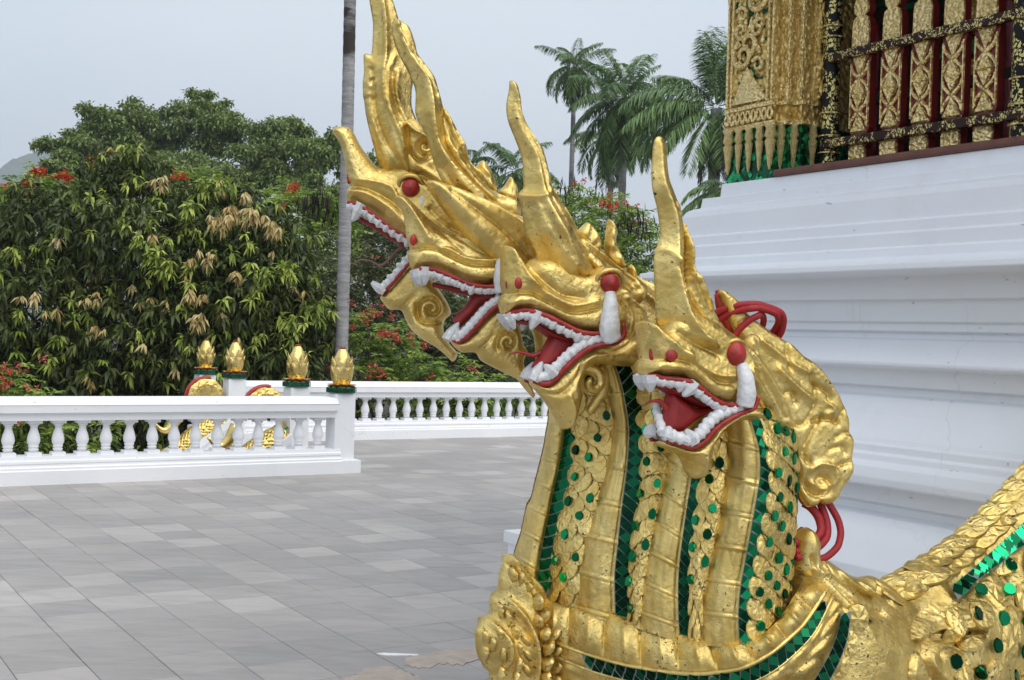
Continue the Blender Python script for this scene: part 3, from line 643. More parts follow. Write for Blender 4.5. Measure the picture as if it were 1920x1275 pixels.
# dim interior behind the railing
m = MB(); m.boxab(CA+2.2, CA+2.3, CB-7, CB+.0, FZ-.02, 5.0); m.boxab(CA+.62, CA+5, CB-.12, CB-.02, FZ-.02, 5.0); obj('inner_wall', m, M_DARKWOOD, pav)
m = MB(); m.boxab(CA-.75, CA+5.4, CB-9, CB+.75, 5.0, 5.1); m.boxab(CA-.5, CA+5.2, CB-8.8, CB+.5, 5.1, 5.4); obj('roof', m, M_DARKWOOD, pav)
m = MB(); m.boxab(CA+.02, CA+.5, bR-3, bL+.1, 4.4, 5.0); obj('lintel', m, M_CARV, pav)
m = MB(); m.boxab(CA+.55, CA+.62, CB-7, cb0-.12, FZ+.44, FZ+.50); obj('dark_inner_rail', m, M_DARKWOOD, pav)
tb = MB(); tb.lathe([(.028, 0), (.028, .25), (.02, .27), (.03, .29), (.02, .31), (.034, .36), (.034, .52), (.02, .55), (.03, .57), (.02, .6), (.028, .66), (.03, .86), (.014, .93)], (0, 0, 0), 10); TBM = tb.mesh('turned_baluster', True); TBM.materials.append(M_MAROON)
for k, px in enumerate((1637, 1743, 1803, 1886)):
    b = hitA(px, 240, CA+.58)@DB; obj('turned_baluster', TBM, None, pav, Matrix.Translation(Vector(AB(CA+.585, b, FZ+.0))))
m = MB()
for px, py0, py1 in ((1590, 10, 130), (1810, 0, 60), (1815, 120, 230), (1590, 60, 300)):
    p = hitA(px, (py0+py1)/2, CA+1.2); z0, z1 = hitA(px, py1, CA+1.2)[2], hitA(px, py0, CA+1.2)[2]; b = p@DB; h = z1-z0
    m.lathe([(.10, z0), (.16, z0+.1*h), (.12, z0+.3*h), (.14, z0+.6*h), (.08, z0+.75*h), (.13, z1)], AB(CA+1.2, b, 0), 8)
obj('altar_ornament', m, M_CARV, pav)
m = MB()
for px, py in ((1590, 130), (1720, 12), (1815, 85), (1812, 98), (1640, 15)):
    p = hitA(px, py, CA+1.1); b = p@DB; m.boxab(CA+1.05, CA+1.1, b-.16, b+.16, p[2]-.02, p[2]+.015)
obj('green_moulding', m, M_GREEN, pav)
# ================================================================== vegetation
_at0 = at
VD = 1.12
def at(px, py, dep): return _at0(px, py, dep*VD)
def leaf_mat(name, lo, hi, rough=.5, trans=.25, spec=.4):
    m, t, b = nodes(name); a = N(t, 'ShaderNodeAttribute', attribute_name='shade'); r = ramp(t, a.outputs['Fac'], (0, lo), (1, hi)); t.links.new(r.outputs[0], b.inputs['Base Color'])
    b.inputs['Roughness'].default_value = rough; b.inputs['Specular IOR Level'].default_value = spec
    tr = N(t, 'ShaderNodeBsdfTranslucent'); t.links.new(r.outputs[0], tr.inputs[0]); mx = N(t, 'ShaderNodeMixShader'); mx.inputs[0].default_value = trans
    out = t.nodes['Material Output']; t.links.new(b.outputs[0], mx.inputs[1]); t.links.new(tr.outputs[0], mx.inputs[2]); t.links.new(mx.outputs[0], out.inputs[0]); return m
M_LDARK = leaf_mat('mango_leaf', (.032, .050, .013), (.18, .225, .055)); M_LYOUNG = leaf_mat('young_leaf', (.20, .29, .04), (.48, .55, .12)); M_LBRONZE = leaf_mat('bronze_flush_leaf', (.42, .30, .10), (.66, .54, .26))
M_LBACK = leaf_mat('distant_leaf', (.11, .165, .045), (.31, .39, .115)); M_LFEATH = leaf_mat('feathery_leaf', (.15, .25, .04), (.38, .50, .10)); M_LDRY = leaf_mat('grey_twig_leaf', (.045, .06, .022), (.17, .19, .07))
M_PALM = leaf_mat('palm_leaflet', (.065, .13, .04), (.20, .32, .095), .42, .2); M_PALMDRY = leaf_mat('dry_palm', (.05, .035, .02), (.16, .12, .06))
M_FLOWER = leaf_mat('red_flower', (.45, .035, .010), (.75, .10, .03), .6, .3); M_CORAL = leaf_mat('coral_flower', (.50, .07, .05), (.70, .18, .12), .6, .3); M_POD = leaf_mat('dark_pod', (.012, .008, .006), (.03, .018, .012))
def bark(name, a, b_, sc=(1, 1, 6)):
    m, t, b = nodes(name); tcn = N(t, 'ShaderNodeTexCoord'); mpn = N(t, 'ShaderNodeMapping'); mpn.inputs['Scale'].default_value = sc; t.links.new(tcn.outputs['Object'], mpn.inputs[0])
    n = noise(t, 3, 5, .65, vec=mpn.outputs[0]); r = ramp(t, n.outputs[0], (.35, a), (.65, b_)); n2 = noise(t, .8, 4, .6, vec=tcn.outputs['Object']); r2 = ramp(t, n2.outputs[0], (.5, 0.), (.62, .8))
    c = mixc(t, r2.outputs[0], r.outputs[0], [x*.45 for x in a]); t.links.new(c, b.inputs['Base Color']); b.inputs['Roughness'].default_value = .85; bump(t, b, n.outputs[0], .6, .02); return m
M_BARK = bark('brown_bark', (.05, .04, .03), (.12, .10, .08)); M_PBARK = bark('palm_bark', (.17, .165, .16), (.31, .30, .295))

def rand_dirs(n):
    v = RNG.normal(size=(n, 3)); return v/np.linalg.norm(v, axis=1)[:, None]
def leaves(P, D, L, Wd, shade, bend=.25, seg=2):
    """long leaves: base P, direction D, length L, width Wd (arrays). Returns V,F,shade per face"""
    n = len(P); D = D/np.linalg.norm(D, axis=1)[:, None]; up = np.tile([0, 0, 1.], (n, 1)); S = np.cross(D, up+RNG.normal(0, .35, (n, 3))); S /= np.linalg.norm(S, axis=1)[:, None]+1e-9
    Nn = np.cross(S, D); L = np.broadcast_to(L, (n,))[:, None]; Wd = np.broadcast_to(Wd, (n,))[:, None]
    dn = np.array([0, 0, -1.])
    mid = P+D*L*.45; tip = P+D*L+dn*L*bend
    a = mid+S*Wd*.5+Nn*Wd*.12; b = mid-S*Wd*.5+Nn*Wd*.12
    V = np.stack([P, a, tip, b, mid-Nn*Wd*.06], 1).reshape(-1, 3); o = np.arange(n)[:, None]*5
    F = np.concatenate([o+np.array([[0, 4, 1]]), o+np.array([[1, 4, 2]]), o+np.array([[0, 3, 4]]), o+np.array([[3, 2, 4]])], 1).reshape(-1, 3)
    return V, F, np.repeat(shade, 4)
def leafobj(name, parts, mat, parent, label=None):
    V = []; F = []; S = []; o = 0
    for v, f, s in parts: V.append(v); F.append(f+o); S.append(s); o += len(v)
    V = np.vstack(V); F = np.vstack(F); S = np.concatenate(S)
    me = bpy.data.meshes.new(name); me.vertices.add(len(V)); me.vertices.foreach_set('co', V.astype(np.float32).ravel()); me.loops.add(F.size); me.loops.foreach_set('vertex_index', F.astype(np.int32).ravel())
    me.polygons.add(len(F)); me.polygons.foreach_set('loop_start', np.arange(0, F.size, 3, dtype=np.int32)); me.update(calc_edges=True)
    a = me.attributes.new('shade', 'FLOAT', 'FACE'); a.data.foreach_set('value', S.astype(np.float32)); return obj(name, me, mat, parent)
def blob_points(blobs, n, shell=(.75, 1.05)):
    w = np.array([b[3]*b[4]*b[5] for b in blobs])**.67; k = RNG.choice(len(blobs), n, p=w/w.sum()); B_ = np.array(blobs)[k]; d = rand_dirs(n); r = RNG.uniform(*shell, n)[:, None]
    return B_[:, :3]+d*B_[:, 3:6]*r, d
def trunk(m, base, top, r0, r1, n=9, wob=.12):
    u = np.linspace(0, 1, n); P = np.array([np.array(base)*(1-x)+np.array(top)*x for x in u]); P[1:-1] += RNG.normal(0, wob, (n-2, 3))*[1, 1, .2]; m.tube(P, r0*(1-u)+r1*u, 8)
def whorls(P, D, n, L, W, spread=.9, droop=.5, mul=None):
    """clusters of leaves at each P"""
    k = len(P); PP = np.repeat(P, n, 0); d = np.repeat(D, n, 0)*.5+rand_dirs(k*n)*spread+np.array([0, 0, -droop]); sz = np.repeat(RNG.uniform(.7, 1.2, k), n); return PP+rand_dirs(k*n)*.02, d, L*sz*RNG.uniform(.8, 1.15, k*n), W*sz

def PXB(px, py, dep, rx, ry=None, rd=None):
    """ellipsoid from pixel centre and pixel radii"""
    p = at(px, py, dep); s = dep*VD/FPX; return [p[0], p[1], p[2], rx*s, (rd if rd else max(rx, ry or rx)*.8)*s, (ry or rx)*s]
def mango(label, blobs, base, nd, ny, nb, bronze_px, young_px):
    t = thing('mango_tree', label, 'tree', base, 'mango trees behind the balustrade'); m = MB(); cx = np.array([b[:3] for b in blobs])
    hub = np.array(base)+np.array([0, 0, 1.6]); trunk(m, base, hub, .2, .15, 6, .05)
    for c in cx: trunk(m, hub, c, .10, .02, 6, .12)
    obj('trunk', m.mesh('trunk', True), M_BARK, t)
    P, d = blob_points(blobs, int(nd*1.75), (.35, 1.04)); f = d[:, 1] < .75; P, d = P[f], d[f]
    Q, D, L, Wd = whorls(P, d, 9, .20, .062, 1.0, .42); sh = np.repeat(RNG.beta(1.2, 2.6, len(P)), 9); lv = leaves(Q, D, L, Wd, sh, .35)
    leafobj('crown', [lv], M_LDARK, t)
    P, d = blob_points(blobs, ny, (.93, 1.08)); f = d[:, 1] < .1; P, d = P[f], d[f]
    Y = [P] + [np.array([at(x+RNG.normal(0, 9), y+RNG.normal(0, 8), dp) for _ in range(k)]) for x, y, dp, k in young_px]; Y = np.vstack(Y); dd = np.tile([0, -1., .2], (len(Y), 1))
    Q, D, L, Wd = whorls(Y, dd, 9, .19, .052, .85, .45); leafobj('young_leaves', [leaves(Q, D, L, Wd, np.repeat(RNG.uniform(0, 1, len(Y)), 9), .3)], M_LYOUNG, t)
    P, d = blob_points(blobs, nb, (.98, 1.08)); f = d[:, 1] < .0; P = P[f]
    Y = np.vstack([P] + [np.array([at(x+RNG.normal(0, 10), y+RNG.normal(0, 8), dp) for _ in range(k)]) for x, y, dp, k in bronze_px]); dd = np.tile([0, -.6, -.3], (len(Y), 1))
    Q, D, L, Wd = whorls(Y, dd, 9, .18, .046, .75, .75); leafobj('bronze_leaves', [leaves(Q, D, L, Wd, np.repeat(RNG.uniform(0, 1, len(Y)), 9), .2)], M_LBRONZE, t)
    return t
mango('tall dark mango tree at the left edge with scattered bronze shoots',
      [PXB(235, 350, 19, 100, 75), PXB(90, 430, 18.5, 150, 95), PXB(230, 480, 18, 150, 110), PXB(60, 590, 17.6, 150, 120), PXB(210, 640, 17.5, 140, 110), PXB(-90, 480, 19, 150, 140), PXB(-60, 640, 18, 120, 110), PXB(120, 720, 17.5, 160, 70), PXB(150, 800, 17.5, 170, 60), PXB(-20, 800, 17.5, 120, 60), PXB(262, 300, 19.2, 40, 25)],
      at(150, 900, 19)*[1, 1, 0]+[0, 0, -1.45], 2500, 400, 46, [(190, 505, 17.3, 2), (55, 550, 16.6, 3), (75, 585, 16.6, 2), (170, 560, 17, 2), (205, 545, 17, 2), (185, 620, 16.8, 3), (105, 430, 17.4, 1)], [(100, 445, 17.5, 3), (30, 600, 16.8, 3), (110, 640, 16.8, 3), (30, 470, 17.4, 4), (240, 285, 19, 3)])
mango('bushy mango tree with many bronze and lime shoots behind the lotus posts',
      [PXB(400, 420, 18.6, 120, 80), PXB(500, 470, 18.2, 95, 90), PXB(340, 520, 17.8, 120, 110), PXB(460, 560, 17.6, 130, 100), PXB(540, 600, 17.8, 90, 100), PXB(350, 650, 17.4, 130, 90), PXB(480, 680, 17.4, 120, 70), PXB(400, 780, 17.8, 170, 70), PXB(560, 770, 18.6, 120, 60), PXB(420, 360, 19, 60, 30)],
      at(420, 900, 18.8)*[1, 1, 0]+[0, 0, -1.45], 2300, 360, 40,
      [(420, 345, 18.3, 4), (465, 365, 18, 4), (440, 395, 17.5, 9), (410, 405, 17.4, 6), (475, 400, 17.4, 9), (500, 415, 17.4, 6), (520, 430, 17.4, 4), (430, 420, 17.3, 5), (365, 475, 17, 3), (400, 480, 17, 3), (355, 550, 16.8, 3), (375, 550, 16.8, 3), (360, 590, 16.7, 4), (385, 600, 16.7, 3), (450, 510, 16.9, 4), (285, 560, 17, 2), (315, 570, 17, 2), (545, 535, 17.3, 2), (298, 330, 18.5, 3), (440, 635, 16.5, 1)],
      [(380, 350, 18, 8), (400, 345, 18, 6), (350, 390, 17.6, 6), (290, 480, 17, 8), (310, 500, 17, 7), (265, 455, 17, 3), (480, 540, 16.9, 6), (490, 515, 16.9, 5), (540, 515, 17.2, 5), (535, 500, 17.2, 4), (540, 600, 17, 4), (560, 620, 17, 4), (600, 580, 17.3, 4), (470, 450, 17, 4), (280, 410, 17.5, 3), (235, 410, 17.5, 4)])

def feathery(name, label, cat, group, blobs, base, n, mat, leaf, nflow, fmat, fl_px=(), npod=0, pod_px=(), flat=.25, dens=12):
    """shrub or tree of bipinnate fronds: flat feathery sprays, flower tufts, hanging pods"""
    t = thing(name, label, cat, base, group); m = MB(); hub = np.array(base)+np.array([0, 0, .5]); trunk(m, base, hub, .09, .07, 4, .02)
    for b in blobs: trunk(m, hub, b[:3], .05, .012, 6, .10)
    obj('trunk', m.mesh('trunk', True), M_BARK, t)
    P, d = blob_points(blobs, n, (.35, 1.05)); k = len(P)
    ax = rand_dirs(k)*[1, 1, .3]+d*.5; ax /= np.linalg.norm(ax, axis=1)[:, None]; side = np.cross(ax, [0, 0, 1.]); side /= np.linalg.norm(side, axis=1)[:, None]+1e-9
    PP = []; DD = []; SS = []; LL = []
    sh = RNG.beta(1.6, 2, k)
    for j in range(dens):
        u = (j//2+1)/(dens/2); s_ = 1 if j % 2 else -1
        PP.append(P+ax*leaf*u+np.array([0, 0, -1])*leaf*.25*u*u); DD.append(side*s_+ax*.45+rand_dirs(k)*flat+np.array([0, 0, -.15])); SS.append(sh); LL.append(np.full(k, leaf*(.62-.25*u)))
    PP = np.vstack(PP); leafobj('crown', [leaves(PP, np.vstack(DD), np.concatenate(LL), np.concatenate(LL)*.30, np.concatenate(SS), .12)], mat, t)
    if nflow or fl_px:
        P, d = blob_points(blobs, max(nflow, 1), (.98, 1.1)); f = d[:, 1] < .2; P = P[f] if nflow else P[:0]
        Y = np.vstack([P] + [np.array([at(x+RNG.normal(0, 8), y+RNG.normal(0, 4), dp) for _ in range(kk)]) for x, y, dp, kk in fl_px]); PP = np.repeat(Y, 6, 0)+rand_dirs(len(Y)*6)*leaf*.13
        FO_ = leafobj('flowers', [leaves(PP, rand_dirs(len(PP)), leaf*.20, leaf*.13, RNG.uniform(0, 1, len(PP)), .1)], fmat, t); FO_['kind'] = 'stuff'
    if npod or pod_px:
        Y = np.vstack([np.array([at(x+RNG.normal(0, 14), y+RNG.normal(0, 10), dp) for _ in range(kk)]) for x, y, dp, kk in pod_px]); FO_ = leafobj('pods', [leaves(Y, np.tile([0, 0, -1.], (len(Y), 1))+rand_dirs(len(Y))*.25, leaf*.95, leaf*.10, RNG.uniform(0, 1, len(Y)), .0)], M_POD, t); FO_['kind'] = 'stuff'
    return t
gz = lambda px, dep: at(px, 800, dep)*[1, 1, 0]+[0, 0, -1.45]
feathery('flame_tree', 'flame tree with red orange flowers at the upper left', 'tree', 'flame trees behind the mango trees', [PXB(60, 360, 24, 90, 30), PXB(190, 335, 24, 70, 30), PXB(0, 400, 24, 80, 50), PXB(150, 380, 25, 100, 40)], gz(80, 25), 420, M_LFEATH, .42, 0, M_FLOWER, [(75, 322, 23, 14), (165, 305, 23, 8), (185, 300, 23, 10), (115, 332, 23, 12), (50, 342, 23, 12), (55, 365, 22.5, 4), (125, 330, 23, 6), (20, 345, 23, 3)])
feathery('flame_tree', 'flame tree with a few red flowers and hanging pods left of the palm trunk', 'tree', 'flame trees behind the mango trees', [PXB(560, 400, 23, 80, 50), PXB(620, 430, 23, 60, 60), PXB(590, 480, 22, 70, 70), PXB(350, 340, 24, 80, 25), PXB(500, 375, 24, 70, 25)], gz(590, 23.5), 520, M_LFEATH, .38, 0, M_FLOWER, [(545, 355, 22.5, 9), (550, 345, 22, 3), (525, 387, 22, 4), (345, 330, 23, 8), (330, 330, 23, 5), (310, 345, 23, 3), (528, 440, 20.5, 4), (490, 423, 19, 2)], 1, [(600, 365, 22, 40), (580, 380, 22, 20), (625, 390, 22, 20)])
feathery('dark_shrub', 'dark dense shrub between the mango tree and the palm trunk', 'shrub', None, [PXB(610, 520, 20, 60, 80), PXB(600, 620, 19.5, 60, 90), PXB(690, 540, 21, 60, 90), PXB(720, 470, 22, 60, 60), PXB(860, 620, 21, 90, 110), PXB(960, 660, 21, 90, 80), PXB(780, 520, 22, 90, 90), PXB(1030, 640, 22, 70, 90), PXB(560, 690, 19, 80, 60)], gz(650, 21), 1900, M_LDRY, .30, 0, M_CORAL, dens=10, flat=.6)
cor = [(705, 480, 18.6, 1), (660, 570, 18, 5), (675, 600, 18, 5), (655, 612, 18, 4), (700, 590, 18, 6), (720, 625, 18, 8), (730, 628, 18, 6), (745, 635, 18, 6), (690, 585, 18, 4), (770, 632, 18, 5), (700, 690, 17.8, 5), (715, 695, 17.8, 4), (722, 707, 17.8, 4), (795, 651, 18, 5), (808, 711, 17.8, 3), (885, 690, 18, 4), (685, 705, 17.8, 3), (725, 570, 18, 2), (735, 595, 18, 4), (620, 690, 17.5, 2), (640, 540, 18.4, 2)]
feathery('peacock_shrub', 'feathery green shrub with coral flowers right of the palm trunk', 'shrub', 'flowering shrubs behind the balustrades', [PXB(690, 620, 18.6, 50, 40), PXB(740, 650, 18.5, 60, 45), PXB(690, 700, 18.3, 50, 40), PXB(790, 700, 18.4, 60, 40), PXB(740, 730, 18.3, 80, 50), PXB(850, 700, 18.4, 40, 26), PXB(880, 750, 18.4, 90, 50), PXB(970, 780, 18.6, 80, 50)], gz(740, 18.6), 520, M_LFEATH, .30, 0, M_CORAL, cor)
feathery('peacock_shrub', 'feathery shrub with coral flowers at the left edge behind the balustrade', 'shrub', 'flowering shrubs behind the balustrades', [PXB(20, 720, 15.5, 60, 45), PXB(60, 790, 15.5, 90, 60), PXB(-40, 740, 15.5, 70, 60), PXB(150, 810, 15.5, 70, 50)], gz(30, 17.6), 300, M_LFEATH, .26, 0, M_CORAL, [(5, 690, 15.0, 8), (25, 700, 15, 6), (10, 720, 15, 8), (40, 690, 15, 3), (55, 728, 15, 3), (30, 792, 14.7, 3), (75, 675, 16, 2), (-5, 705, 15, 5)])
feathery('pod_tree', 'leafy tree with red flowers and black pods under the coconut palms', 'tree', None, [PXB(1090, 400, 26, 60, 50), PXB(1140, 430, 25, 80, 70), PXB(1190, 460, 25, 60, 70), PXB(1110, 480, 24.5, 90, 60), PXB(1060, 370, 26, 40, 25), PXB(1200, 520, 25, 60, 40)], gz(1130, 25.5), 900, M_LFEATH, .33, 0, M_FLOWER, [(1085, 341, 25, 7), (1130, 385, 24, 12), (1143, 390, 24, 10), (1125, 378, 24, 4), (1165, 383, 24, 6), (1185, 382, 24, 4), (1145, 365, 24.5, 3), (1200, 415, 24, 2)], 1, [(1060, 345, 25, 26), (1190, 400, 24, 34), (1205, 420, 24, 26), (1160, 410, 24, 14), (1110, 350, 25, 10)], dens=12, flat=.5)

# distant broadleaf trees
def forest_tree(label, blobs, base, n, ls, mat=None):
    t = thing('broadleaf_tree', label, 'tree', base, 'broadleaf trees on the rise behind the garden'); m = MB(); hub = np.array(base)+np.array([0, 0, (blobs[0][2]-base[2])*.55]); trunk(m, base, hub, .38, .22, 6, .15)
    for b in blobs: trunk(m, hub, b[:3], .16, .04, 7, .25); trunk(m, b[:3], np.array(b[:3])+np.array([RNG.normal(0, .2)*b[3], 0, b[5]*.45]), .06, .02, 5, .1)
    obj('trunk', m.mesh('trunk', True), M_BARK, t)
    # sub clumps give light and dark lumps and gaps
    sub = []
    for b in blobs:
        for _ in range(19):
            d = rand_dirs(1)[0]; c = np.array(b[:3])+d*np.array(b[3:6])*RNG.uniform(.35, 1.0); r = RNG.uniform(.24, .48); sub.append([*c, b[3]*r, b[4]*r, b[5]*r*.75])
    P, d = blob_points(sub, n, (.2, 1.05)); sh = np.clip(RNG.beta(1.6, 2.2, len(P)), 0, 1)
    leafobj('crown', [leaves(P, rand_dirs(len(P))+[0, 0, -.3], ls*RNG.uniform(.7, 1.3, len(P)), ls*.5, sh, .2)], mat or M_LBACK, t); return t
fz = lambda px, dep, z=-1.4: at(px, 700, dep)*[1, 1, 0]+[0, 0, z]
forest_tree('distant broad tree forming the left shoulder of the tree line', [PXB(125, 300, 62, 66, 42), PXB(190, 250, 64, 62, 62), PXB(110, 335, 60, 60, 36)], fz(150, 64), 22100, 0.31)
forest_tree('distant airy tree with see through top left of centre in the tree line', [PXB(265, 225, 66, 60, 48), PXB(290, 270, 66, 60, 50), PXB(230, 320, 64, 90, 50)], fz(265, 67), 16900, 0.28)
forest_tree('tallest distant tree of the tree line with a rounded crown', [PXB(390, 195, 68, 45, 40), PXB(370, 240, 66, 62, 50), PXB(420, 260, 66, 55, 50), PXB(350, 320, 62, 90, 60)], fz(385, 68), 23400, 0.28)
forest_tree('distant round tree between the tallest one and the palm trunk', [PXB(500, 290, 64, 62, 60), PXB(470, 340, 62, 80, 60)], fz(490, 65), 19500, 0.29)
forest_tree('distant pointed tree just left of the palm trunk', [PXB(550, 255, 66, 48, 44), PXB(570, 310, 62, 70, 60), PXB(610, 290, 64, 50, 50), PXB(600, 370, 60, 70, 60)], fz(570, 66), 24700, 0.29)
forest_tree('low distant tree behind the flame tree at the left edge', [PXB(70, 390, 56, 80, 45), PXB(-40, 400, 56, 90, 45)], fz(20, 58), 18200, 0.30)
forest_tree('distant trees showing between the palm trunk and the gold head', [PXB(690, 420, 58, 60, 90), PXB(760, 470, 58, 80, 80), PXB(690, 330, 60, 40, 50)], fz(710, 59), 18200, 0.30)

forest_tree('low dark tree mass behind the flowering shrub and the farther balustrade', [PXB(800, 600, 34, 150, 110), PXB(950, 640, 34, 150, 110), PXB(660, 600, 34, 120, 120), PXB(1080, 660, 34, 120, 100), PXB(880, 720, 32, 260, 70)], fz(860, 35), 23400, 0.21, M_LDARK)
# hazy far hill
M_HILL = simple('far_wooded_hill', (.05, .085, .04), .9, var=.6, scale=.12)
V = []; nx, ny = 520, 40
for j in range(ny):
    for i in range(nx):
        u = i/(nx-1); x = -2000+4400*u; y = 1650+j*20; ridge = 310*math.exp(-((x+772)/290)**2)+60*math.exp(-((x+1500)/390)**2)+50*math.exp(-((x-200)/900)**2)
        V.append((x, y, -10+ridge*math.sin(min(1, j/24)*math.pi/2)+(RNG.normal(0, 3.2)+5*math.sin(x*.07)*math.cos(y*.09))*(j > 0)))
F = [(j*nx+i, j*nx+i+1, (j+1)*nx+i+1, (j+1)*nx+i) for j in range(ny-1) for i in range(nx-1)]
struct('far_hill', npmesh('far_hill', V, F), M_HILL)

# ------------------------------------------------------------------ palms
def palm_trunk(m, base, top, r0, r1, bend=0., n=40):
    u = np.linspace(0, 1, n); P = np.array(base)[None]*(1-u)[:, None]+np.array(top)[None]*u[:, None]; P[:, 0] += bend*np.sin(u*math.pi); r = r0*(1-u)+r1*u; r = r*(1+.045*(np.arange(n) % 2)); m.tube(P, r, 12); return m
def fronds(c, specs, L, rach=.02):
    """specs: list of (azimuth, start elevation, droop, length factor)"""
    PP = []; DD = []; LL = []; SS = []; rm = MB()
    for az, el, dr, lf in specs:
        l = L*lf; h = np.array([math.cos(az), math.sin(az), 0]); u = np.linspace(0, 1, 30); e = el-dr*u**1.3; dx = np.cumsum(np.cos(e))*l/30; dz = np.cumsum(np.sin(e))*l/30
        P = np.array(c)+h[None]*dx[:, None]+DZ[None]*dz[:, None]; rm.tube(P[::3], rach*(1-.8*u[::3]), 4); T = np.gradient(P, axis=0); T /= np.linalg.norm(T, axis=1)[:, None]
        side = np.cross(T, DZ+h*.01); side /= np.linalg.norm(side, axis=1)[:, None]+1e-9; sh = RNG.beta(2, 2)
        for k in range(3, 30):
            for hf in (0, .33, .66):
                p = P[k] if hf == 0 or k == 29 else P[k]*(1-hf)+P[k+1]*hf
                for s in (-1, 1):
                    PP.append(p); DD.append(side[k]*s*.9+T[k]*.55+DZ*(-.35-.35*RNG.random())+RNG.normal(0, .15, 3)); ln = l*.24*math.sin(math.pi*(.12+.80*u[k]))**.7; LL.append(ln); SS.append(min(1, max(0, sh+RNG.normal(0, .12))))
    PP = np.array(PP); LL = np.array(LL); return leaves(PP, np.array(DD), LL, LL*.062+.014, np.array(SS), .22), rm
def coconut(label, c, r0, r1, L, specs, ndead=5, nuts=0, lean=0.):
    base = np.array([c[0]+lean, c[1], -1.4]); t = thing('coconut_palm', label, 'palm', base, 'coconut palms beyond the terrace'); m = MB(); palm_trunk(m, base, np.array(c)-DZ*.1, r0, r1, 0, 36); obj('trunk', m.mesh('trunk', True), M_PBARK if r1 > .11 else M_BARK, t)
    lv, rm = fronds(c, specs, L); leafobj('crown', [lv], M_PALM, t); obj('frond_stems', rm, M_LFEATH, t)
    if ndead:
        lv, rm = fronds(np.array(c)-DZ*.25, [(RNG.uniform(0, 6.28), -1.2, .35, RNG.uniform(.55, .8)) for _ in range(ndead)], L); leafobj('dead_fronds', [lv], M_PALMDRY, t)
    for k in range(nuts):
        an = RNG.uniform(0, 6.28); mm = MB(); p = np.array(c)+np.array([math.cos(an)*.35, math.sin(an)*.35, -.35-.3*RNG.random()]); mm.lathe([(.02, -.16), (.11, -.08), (.13, .02), (.09, .11), (.02, .15)], p, 8); obj('coconut', mm.mesh('coconut', True), M_LDRY, t)
    return t
def spread(n, el0=1.35, el1=-.7, dr=(1.0, 1.7), rot=0.):
    out = []
    for k in range(n): u = k/(n-1); out.append((rot+k*2.399963, el0+(el1-el0)*u**.9+RNG.normal(0, .1), RNG.uniform(*dr)*(1 if u > .3 else .75), RNG.uniform(.85, 1.1)*(1 if u > .15 else .85)))
    return out
coconut('slender coconut palm at the left of the palm group', at(1078, 122, 60), .17, .12, 2.5, spread(24, 1.35, -1.1), 9, 0)
coconut('tall full crowned coconut palm in the middle of the palm group', at(1172, 185, 54), .24, .18, 3.6, spread(40, 1.45, -1.15, (.9, 1.6), .7), 12, 3)
coconut('coconut palm half hidden behind the full crowned one', at(1148, 255, 62), .22, .16, 3.2, spread(18, .9, -1.1, rot=2.), 6, 0)
coconut('large coconut palm beside the gilded column with nuts', at(1343, 200, 46), .3, .24, 3.9, [(math.radians(a), e, d, l) for a, e, d, l in ((100, 1.5, .25, .95), (80, 1.42, .3, 1.0), (120, 1.4, .3, .95), (60, 1.3, .4, .9), (170, .75, 1.5, 1.05), (190, .35, 1.3, 1.0), (200, .05, 1.0, 1.0), (215, -.25, .9, 1.05), (160, .2, 1.3, 1.), (150, -.1, 1.0, 1.), (180, -.5, .7, 1.), (185, .55, 1.4, 1.2), (195, .2, 1.1, 1.2), (175, -.2, .9, 1.15), (140, .9, 1.0, 1.), (95, 1.3, .35, 1.05), (105, 1.25, .4, 1.), (75, 1.2, .5, 1.), (230, -.7, .6, 1.), (250, -.9, .5, .9), (270, -.6, .8, .9), (300, -.3, 1., 1.), (330, .2, 1.2, 1.), (20, .3, 1.3, 1.), (0, -.4, .9, 1.), (45, .8, 1.2, 1.), (310, .9, 1.2, .9), (280, 1.1, 1.0, .9))], 10, 7)
coconut('low palm with arching fronds against the plinth corner', at(1378, 372, 34), .2, .16, 2.0, [(math.radians(a), e, d, l) for a, e, d, l in ((178, .75, 1.9, 1.), (190, .2, 1.2, 1.05), (200, -.2, .8, 1.), (165, .5, 1.7, .9), (185, -.5, .6, 1.1), (220, .3, 1.2, .9), (150, .1, 1.3, 1.), (210, .9, 1.5, .8), (240, .6, 1.5, .8), (90, 1.2, .8, .8), (0, .8, 1.5, .9))], 3, 0)
coconut('small distant palm showing beside the tallest crest', at(880, 310, 48), .12, .1, 2.2, spread(14, 1.2, -1.), 2, 0)
coconut('small distant palm behind the second horn', at(965, 320, 44), .14, .1, 2.3, spread(16, 1.3, -1., rot=1.), 3, 0)
